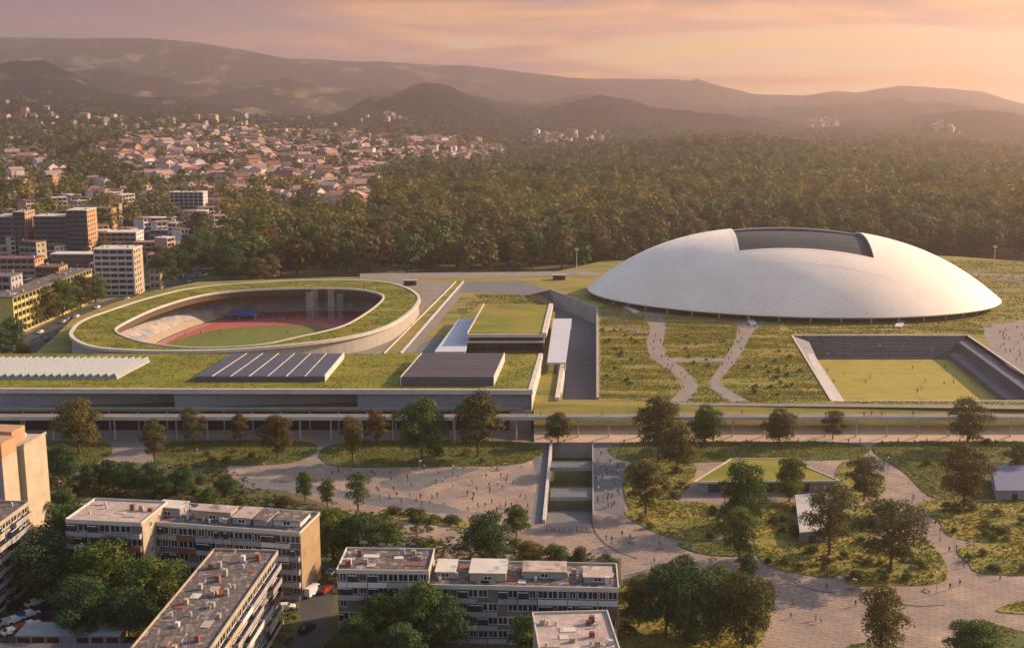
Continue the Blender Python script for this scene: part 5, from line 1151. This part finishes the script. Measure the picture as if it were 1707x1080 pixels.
def person(px, py, z, where, grp):
    NPP[0] += 1
    if NPP[0] > 335: return
    p = W(px, py, z); o = bpy.data.objects.new('person', rnd.choice(PP)); COL.objects.link(o); o.location = p; o.rotation_euler = (0, 0, rnd.uniform(0, 6.28)); s = rnd.uniform(.95, 1.08); o.scale = (s*1.06, s*1.06, s)
    tp_ = rnd.choices(TOPS, [t[2] for t in TOPS])[0]
    for k, m in enumerate((rnd.choice(pants), tp_[1], skin_, hair_)): o.material_slots[k].link = 'OBJECT'; o.material_slots[k].material = m
    tag(o, None, 'person', grp); later(o, 'person in %s %s' % (tp_[0], where))
def crowd(poly, n, z, where, grp, mind=4):
    for x, y in sample(poly, n, tries=4000, mind=mind, squash=2): person(x, y, z, where, grp)
crowd([(600, 782), (880, 775), (900, 865), (800, 870), (640, 840), (480, 800), (440, 785)], 76, .035, 'walking on the wide sunlit plaza', 'people on the plaza', 8)
crowd([(992, 742), (1034, 742), (1038, 850), (992, 850)], 30, .035, 'on the shaded way by the court', 'people beside the sunken court', 5)
crowd([(1435, 745), (1462, 745), (1560, 850), (1640, 950), (1600, 950), (1500, 830)], 24, .035, 'on the diagonal park path', 'people on the diagonal park path', 8)
crowd([(1300, 975), (1700, 962), (1700, 990), (1300, 1060)], 12, .035, 'on the lower right paving', 'people on the lower right paving', 10)
crowd([(1010, 880), (1180, 920), (1100, 940), (1010, 930)], 8, .035, 'on the paving below the meadow', 'people below the meadow', 8)
crowd([(850, 737), (1700, 737), (1700, 742), (850, 742)], 20, .035, 'under the raised walkway', 'people under the raised walkway', 12)
crowd([(700, 691), (1707, 691), (1707, 694.5), (700, 694.5)], 24, PZ+.05, 'on the raised walkway deck', 'people on the raised walkway', 12)
crowd([(1076, 540), (1104, 540), (1108, 590), (1150, 630), (1140, 660), (1090, 596)], 20, PZ+.05, 'on the left meadow path', 'people on the meadow paths', 4)
crowd([(1236, 540), (1268, 540), (1236, 590), (1205, 632), (1200, 610)], 18, PZ+.05, 'on the right meadow path', 'people on the meadow paths', 4)
crowd([(1660, 552), (1707, 545), (1720, 625), (1670, 585)], 26, PZ+.05, 'in the crowd beside the dome', 'crowd beside the dome', 4)
crowd([(1360, 600), (1590, 600), (1680, 655), (1400, 655)], 14, .34, 'playing on the striped sports lawn', 'players on the sports lawn', 10)
crowd([(300, 550), (520, 546), (520, 560), (300, 562)], 8, .2, 'on the stadium field', 'athletes in the oval stadium', 8)
crowd([(370, 530), (600, 524), (600, 534), (370, 538)], 14, .2, 'on the red running track', 'athletes in the oval stadium', 6)
crowd([(730, 480), (760, 475), (690, 560), (650, 560)], 6, PZ+.06, 'on the ramp beside the stadium', 'people on the stadium ramp', 6)
for i in range(34):        # spectators on the terrace behind the sports lawn
    k = rnd.randint(1, 12); t = (k+.5)/14; a = pitch[0].lerp(pf[0], t); c = pitch[1].lerp(pf[1], t); u = rnd.uniform(.03, .95); p = a.lerp(c, u); zz = PZ+(.3-PZ)*(k+.35)/14; q = PX((p.x, p.y, zz)); person(q[0], q[1], zz, 'on the shaded terrace steps', 'spectators on the terrace')

# ================================================================== cars
def car_proto(van=False):
    e = empty('parked_car' if not van else 'delivery_van', (0, 0, 0)); b = MB()
    if van: prof = [(-2.6, .35), (2.6, .35), (2.65, 1.1), (2.1, 1.35), (1.6, 2.2), (-2.55, 2.3), (-2.6, 1.2)]
    else: prof = [(-2.1, .32), (2.15, .32), (2.2, .72), (1.95, .88), (1.05, .95), (.45, 1.42), (-1.0, 1.44), (-1.75, .98), (-2.12, .92), (-2.18, .6)]
    n = len(prof); Lf = [(x, -.86 if z < 1 else -.70, z) for x, z in prof]; Rt = [(x, -y, z) for x, y, z in Lf]; b.loft(Lf, Rt); b.face(Lf); b.face(Rt[::-1]); b.build('body', m_white, e)
    g = MB()
    for s in (-1, 1):
        if van: g.face([(2.0, s*.79, 1.35), (1.0, s*.79, 1.35), (1.0, s*.74, 1.95), (1.6, s*.74, 1.95)][::s])
        else: g.face([(.95, s*.80, 1.0), (-1.5, s*.80, 1.0), (-.95, s*.725, 1.36), (.42, s*.725, 1.36)][::s])
    if van: g.face([(2.11, -.66, 1.38), (2.11, .66, 1.38), (1.64, .66, 2.15), (1.64, -.66, 2.15)])
    else: g.face([(1.06, -.62, .97), (1.06, .62, .97), (.5, .62, 1.41), (.5, -.62, 1.41)]); g.face([(-1.78, .62, 1.0), (-1.78, -.62, 1.0), (-1.05, -.62, 1.43), (-1.05, .62, 1.43)])
    o = g.build('windows', m_glass, e); o.name = 'side_glass'
    wh = MB().tube((0, -.11, 0), (0, .11, 0), .33, .33, 12).mesh('wheel', mat('tyre', (.02, .02, .02), (.03, .03, .03), 1))
    for x in (-1.35, 1.35):
        for y in (-.80, .80): place('wheel', wh, e, (x, y, .33))
    return e
CARP = car_proto(); VANP = car_proto(True)
CC = [('white', flat('car_white', (.7, .7, .7))), ('silver', flat('car_silver', (.4, .41, .43))), ('black', flat('car_black', (.02, .02, .025))), ('red', flat('car_red', (.35, .04, .03))), ('blue', flat('car_blue', (.04, .08, .25)))]
def car(px, py, rz, where, grp, z=.06, c=None, van=False, first=[0, 0], label=None):
    k = 1 if van else 0; base = VANP if van else CARP
    if first[k] == 0: o = base; first[k] = 1
    else: o = copy_tree(base)
    o.location = W(px, py, z); o.rotation_euler = (0, 0, rz); cc = CC[c] if c is not None else rnd.choices(CC, [4, 3, 3, 1, 1.5])[0]
    for ch in o.children:
        if ch.name.startswith('body'): ch.material_slots[0].link = 'OBJECT'; ch.material_slots[0].material = cc[1]
    tag(o, label, 'van' if van else 'car', grp)
    if not label: later(o, '%s car %s' % (cc[0], where))
a = W(20, 588); b_ = W(345, 448); bd_ = (b_-a).normalized(); rzb = math.atan2(bd_.y, bd_.x); nn_ = Vector((-bd_.y, bd_.x, 0))
for i in range(46):
    lane = rnd.choice([-8.5, -8.5, -4, 4, 9, 9]); p = a.lerp(b_, rnd.uniform(.05, 1))+nn_*lane*rnd.uniform(.9, 1.1); q = PX(p)
    car(q[0], q[1], rzb+(0 if lane < 0 else math.pi), 'on the boulevard', 'cars on the boulevard')
for i, (x, y) in enumerate(((12, 1040), (25, 1036), (38, 1030), (50, 1026), (62, 1020), (20, 1055), (36, 1050), (52, 1044), (30, 1010), (58, 1008), (68, 1034), (45, 1060))): car(x, y, .9+rnd.uniform(-.1, .1), 'parked in the estate courtyard', 'cars parked in the courtyard')
car(522, 990, 1.15, '', 'vehicles on the estate street', c=0, van=True, label='white van parked against the orange end wall'); car(543, 985, 1.2, '', 'vehicles on the estate street', c=3, label='red car driving past the white van'); car(476, 1015, .1, '', 'vehicles on the estate street', c=0, label='white car by the doorway of the orange ended block'); car(512, 1050, 1.1, '', 'vehicles on the estate street', c=2, label='black car parked low on the estate street'); car(555, 955, 1.2, '', 'vehicles on the estate street', c=1, label='silver car at the upper end of the estate street')
for i in range(22): 
    x = 100+i*19+rnd.uniform(-3, 3); y = float(np.interp(x, [80, 330, 700], [848, 857, 912])); car(x, y+rnd.uniform(-5, 5), -.05+rnd.choice([0, math.pi]), 'on the narrow back road', 'cars on the back road')

# bicycles in a row at the mouth of the sunken court
def bike():
    e = empty('bicycle', (0, 0, 0)); w = []
    for s in (-.52, .52):
        b = MB(); n = 14
        for k in range(n):
            a0, a1 = 2*math.pi*k/n, 2*math.pi*(k+1)/n; b.tube((s+.33*math.cos(a0), 0, .34+.33*math.sin(a0)), (s+.33*math.cos(a1), 0, .34+.33*math.sin(a1)), .03, .03, 4)
        w.append(b.build('wheel', MATS['tyre'], e))
    b = MB()
    for p, q in (((-.52, 0, .34), (-.1, 0, .34)), ((-.1, 0, .34), (-.25, 0, .85)), ((-.52, 0, .34), (-.22, 0, .75)), ((-.1, 0, .34), (.38, 0, .80)), ((-.22, 0, .75), (.38, 0, .80)), ((.52, 0, .34), (.36, 0, .95))): b.tube(p, q, .035, .035, 5)
    b.build('frame', m_white, e); MB().box(-.38, -.14, -.06, .06, .86, .92).build('saddle', MATS['tyre'], e); MB().tube((.36, -.28, .98), (.36, .28, .98), .025, .025, 5).build('handlebar', MATS['tyre'], e); return e
bk = bike(); BC = [('white', m_white), ('orange', MATS['top_orange']), ('red', MATS['top_red']), ('pale pink', m_gravel_l)]
for i in range(21):
    o = bk if i == 0 else copy_tree(bk); o.location = W(908+i*4.1, 884+.25*i % 3, .04); o.rotation_euler = (0, 0, math.pi/2+.12); c = BC[[0, 1, 0, 2, 3, 0, 1][i % 7]]
    for ch in o.children:
        if ch.name.startswith('frame'): ch.material_slots[0].link = 'OBJECT'; ch.material_slots[0].material = c[1]
    tag(o, None, 'bicycle', 'bicycles parked at the mouth of the sunken court'); later(o, '%s bicycle parked by the sunken court' % c[0])

# street lamps along paths
lm = MB().tube((0, 0, 0), (0, 0, 5.2), .08, .06, 6).mesh('pole', m_greyw); lh = MB().box(-.1, .9, -.14, .14, 5.15, 5.3).mesh('lamp_head', m_conc_w)
for i, (x, y) in enumerate([(440, 800), (560, 792), (700, 796), (840, 800), (1110, 910), (1240, 965), (1420, 1000), (1560, 990), (1520, 850), (1590, 930), (1480, 790), (330, 775), (230, 790), (560, 905), (650, 905), (100, 830)]):
    p = W(x, y, .03); e = empty('street_lamp', p, rnd.uniform(0, 6), None, 'street lamp', 'slim street lamps of the lower park'); place('pole', lm, e); place('lamp_head', lh, e); later(e, 'slim grey street lamp in the lower park')

bsm = MB().box(-1.1, 1.1, -.28, .28, .42, .50).mesh('seat', mat('bench_timber', (.30, .19, .11), (.22, .14, .08), 2)); blm = MB().box(-.06, .06, -.25, .25, 0, .42).mesh('leg', m_greyw)
for x, y in [(620, 786), (690, 782), (760, 780), (830, 784), (1052, 905), (1100, 915), (1225, 955), (1330, 968), (1420, 982), (1545, 985), (1512, 862), (1535, 905), (1620, 905), (1460, 800), (480, 830), (560, 838), (720, 868), (1190, 932)]:
    p = W(x, y, .04); e = empty('park_bench', p, rnd.uniform(0, 3), None, 'bench', 'timber benches of the lower park'); place('seat', bsm, e); place('leg', blm, e, (-.8, 0, 0)); place('leg', blm, e, (.8, 0, 0)); later(e, 'backless timber bench in the lower park')

# ================================================================== ground planting
def bushes(poly, n, z, where, grp, rs_=(1.2, 2.6), leafs=('green', 'olive', 'rust', 'pale', 'dark'), mind=9):
    for x, y in sample(poly, n, tries=3000, mind=mind, squash=2):
        p = W(x, y, z); s = rnd.uniform(*rs_); lf = rnd.choice(leafs); o = place('bush', rnd.choice(NEAR['shrub']), None, (p.x, p.y, z-.15*s), rnd.uniform(0, 6.28), (s*1.5, s*1.3, s)); o.material_slots[0].link = 'OBJECT'; o.material_slots[0].material = LEAF[lf]
        tag(o, None, 'bush', grp); later(o, '%s bush %s' % (LFN.get(lf, lf), where))
for k, n in (('f', 8), ('g', 26), ('h', 14), ('i', 20), ('j', 10), ('e', 16), ('m', 10), ('n', 8), ('l', 14), ('q', 5), ('c', 6), ('b', 5), ('r', 8)):
    bushes(GREEN0[k], n, .2, {'f': 'in the yellow meadow bed', 'g': 'in the bed around the small grey kiosk', 'h': 'in the three cornered bed', 'i': 'in the bed below the lilac shed', 'j': 'in the lower bed at the right edge', 'e': 'in the bed around the lilac shed', 'm': 'under the big grove', 'n': 'in the bed left of the wedge pavilion', 'l': 'in the hedge strip on the plaza', 'q': 'in the bed right of the wedge pavilion', 'c': 'on the lawn below the louvred roof box', 'b': 'on the lawn below the solar deck', 'r': 'in the bottom right bed'}[k], 'bushes of the lower park', mind=7)
bushes([(60, 860), (420, 880), (440, 905), (60, 1000)], 22, 0, 'in the estate courtyard', 'bushes of the estate', (2.5, 5), ('dark', 'green'), 14)
bushes([(60, 790), (400, 795), (470, 845), (120, 835)], 30, 0, 'along the narrow back road', 'bushes of the estate', (1.8, 3.6), ('dark', 'green', 'olive', 'rust', 'pale'), 12)
bushes([(530, 880), (800, 905), (1020, 930), (1020, 945), (700, 925), (540, 960)], 16, 0, 'behind the white banded block', 'bushes of the estate', (1.8, 3.4), ('dark', 'green', 'olive'), 12)
bushes([(1002, 535), (1070, 560), (1080, 660), (1002, 668)], 16, PZ, 'in the meadow right of the sunken yard', 'bushes of the upper meadow', (.9, 1.8), mind=8)
bushes([(1240, 600), (1320, 575), (1370, 665), (1260, 665)], 20, PZ, 'in the meadow left of the sports lawn', 'bushes of the upper meadow', (.9, 1.8), mind=8)
bushes([(1120, 560), (1215, 560), (1190, 625), (1160, 620)], 10, PZ, 'between the two meadow paths', 'bushes of the upper meadow', (.8, 1.5), mind=8)

def ground_cover(name, polys, n, z, size, seed, streak=False, ex=(), dim=1.0):
    rs = np.random.RandomState(seed); Cs = []
    areas = []
    for poly in polys:
        a = abs(sum(poly[i][0]*poly[(i+1) % len(poly)][1]-poly[(i+1) % len(poly)][0]*poly[i][1] for i in range(len(poly))))/2; areas.append(a)
    tot = sum(areas)
    for poly, a in zip(polys, areas):
        P_ = np.array([(p[0], p[1]) for p in poly]); mn, mx_ = P_.min(0), P_.max(0); m = int(n*a/tot); c = rs.uniform(mn, mx_, (m*4, 2)); k = np.zeros(len(c), bool); j = len(P_)-1
        def ins(P_):
            k = np.zeros(len(c), bool); j = len(P_)-1
            for i in range(len(P_)):
                xi, yi = P_[i]; xj, yj = P_[j]; cnd = ((yi > c[:, 1]) != (yj > c[:, 1])) & (c[:, 0] < (xj-xi)*(c[:, 1]-yi)/(yj-yi+1e-12)+xi); k ^= cnd; j = i
            return k
        k = ins(P_)
        for h in ex: k &= ~ins(np.array([(p[0], p[1]) for p in h]))
        c = c[k]; dn = fbm(c[:, 0]*(.4 if streak else 1), c[:, 1]*1.6, 26, 4, 1); c = c[dn > rs.uniform(-1.0, .5, len(c))][:m]; Cs.append(c)
    c = np.concatenate(Cs); n = len(c); pal = np.array([[1.1, 1.35, .8], [1.6, 1.6, .7], [1.9, 1.65, 1.0], [.75, 1.1, .7], [1.7, 1.15, .9], [1.4, 1.6, .7]])
    sel = (fbm(c[:, 0]*(.35 if streak else 1), c[:, 1]*1.7, 34, 4, 4)*1.3+rs.normal(0, .7, n)+2.5).clip(0, 5.9).astype(int); K = 3
    d = rs.normal(0, 1, (n, K, 3)); d[:, :, 2] = np.abs(d[:, :, 2])+.5; d /= np.linalg.norm(d, axis=2)[:, :, None]
    C = np.stack([c[:, 0], c[:, 1], np.full(n, z)], 1)[:, None, :]+d*size*np.array([1.3, .9, .7]); tint = dim*np.repeat(pal[sel], K, 0)*rs.uniform(.8, 1.2, (n*K, 1))
    me = quads_mesh(name, C.reshape(-1, 3), d.reshape(-1, 3), np.full(n*K, size*.8), [LEAF['herb']], tint, None, .6, rs); o = bpy.data.objects.new(name, me); COL.objects.link(o); tag(o, kind='stuff', label='low wild meadow plants in green, yellow and brown patches', cat='ground cover')
ground_cover('meadow_plants', BEDS0, 26000, .22, .24, 2)
ground_cover('meadow_plants', [P2([(1300, 531), (1600, 531), (1640, 545), (1640, 558), (1320, 556)], PZ), P2([(1002, 500), (1060, 525), (1300, 540), (1300, 550), (1002, 531)], PZ), P2([(790, 490), (900, 492), (920, 505), (800, 503)], PZ), P2([(1000, 670), (1950, 676), (1950, 673), (1700, 670), (1388, 669)], PZ)], 9000, PZ+.03, .22, 9, True)
pathex = [P2([(1072, 522), (1104, 522), (1110, 545), (1106, 572), (1112, 592), (1135, 610), (1158, 632), (1163, 650), (1140, 672), (1112, 674), (1136, 646), (1120, 620), (1084, 597), (1078, 570), (1084, 548)], PZ), P2([(1232, 532), (1276, 532), (1250, 560), (1236, 590), (1214, 618), (1200, 636), (1218, 652), (1250, 670), (1222, 672), (1186, 648), (1184, 634), (1206, 600), (1224, 570), (1230, 548)], PZ), P2([(1108, 596), (1220, 596), (1220, 604), (1108, 604)], PZ)]
ground_cover('meadow_plants', [P2([(1001, 530), (1320, 552), (1340, 590), (1384, 669), (1001, 669)], PZ)], 26000, PZ+.03, .20, 3, True, pathex)
ground_cover('roof_plants', [[(p.x, p.y) for p in rin]], 16000, HZ+.05, .17, 4, False)
ground_cover('roof_plants', [[(p.x, p.y) for p in offs(RO, -2)]], 12000, 15.03, .16, 14, False, [[(p.x, p.y) for p in offs(RI, 1.4)]])
ground_cover('meadow_plants', [P2([(1690, 550), (1720, 600), (1900, 600), (1900, 445), (1600, 432), (1500, 440), (1640, 480), (1680, 510), (1600, 535), (1600, 552)], PZ), P2([(800, 494), (905, 495), (922, 508), (800, 508), (770, 530), (762, 515)], PZ)], 12000, PZ+.03, .28, 12, True, [[(p.x, p.y) for p in P2([(1640, 552), (1660, 540), (1800, 536), (1800, 660), (1700, 622), (1655, 585)], PZ)]])
ground_cover('scrub', [P2(lawn_town[:7]+lawn_town[-3:], 0)], 12000, 0, .40, 6, dim=.6)

# ================================================================== numbering of look-alikes, from the left
for text, obs in LAB.items():
    if len(text.split()) > 12: print('LONG', text)
    obs.sort(key=lambda o: PX(o.matrix_basis.translation)[0])
    for i, o in enumerate(obs): o['label'] = text if len(obs) == 1 else '%s, %s from the left' % (text, ordw(i+1))

# ================================================================== air
hz = MB().box(-7500, 7500, -60, 10900, -140, 640).build('haze', None); hz.data.materials.clear()
hm_ = bpy.data.materials.new('haze'); hm_.use_nodes = True; t = hm_.node_tree; t.nodes.clear(); ho_ = t.nodes.new('ShaderNodeOutputMaterial'); pv = t.nodes.new('ShaderNodeVolumePrincipled')
pv.inputs['Color'].default_value = (.70, .56, .53, 1); pv.inputs['Density'].default_value = .000112; pv.inputs['Anisotropy'].default_value = .66; t.links.new(pv.outputs[0], ho_.inputs['Volume']); hz.data.materials.append(hm_)
tag(hz, kind='stuff'); cy.volume_max_steps = 64
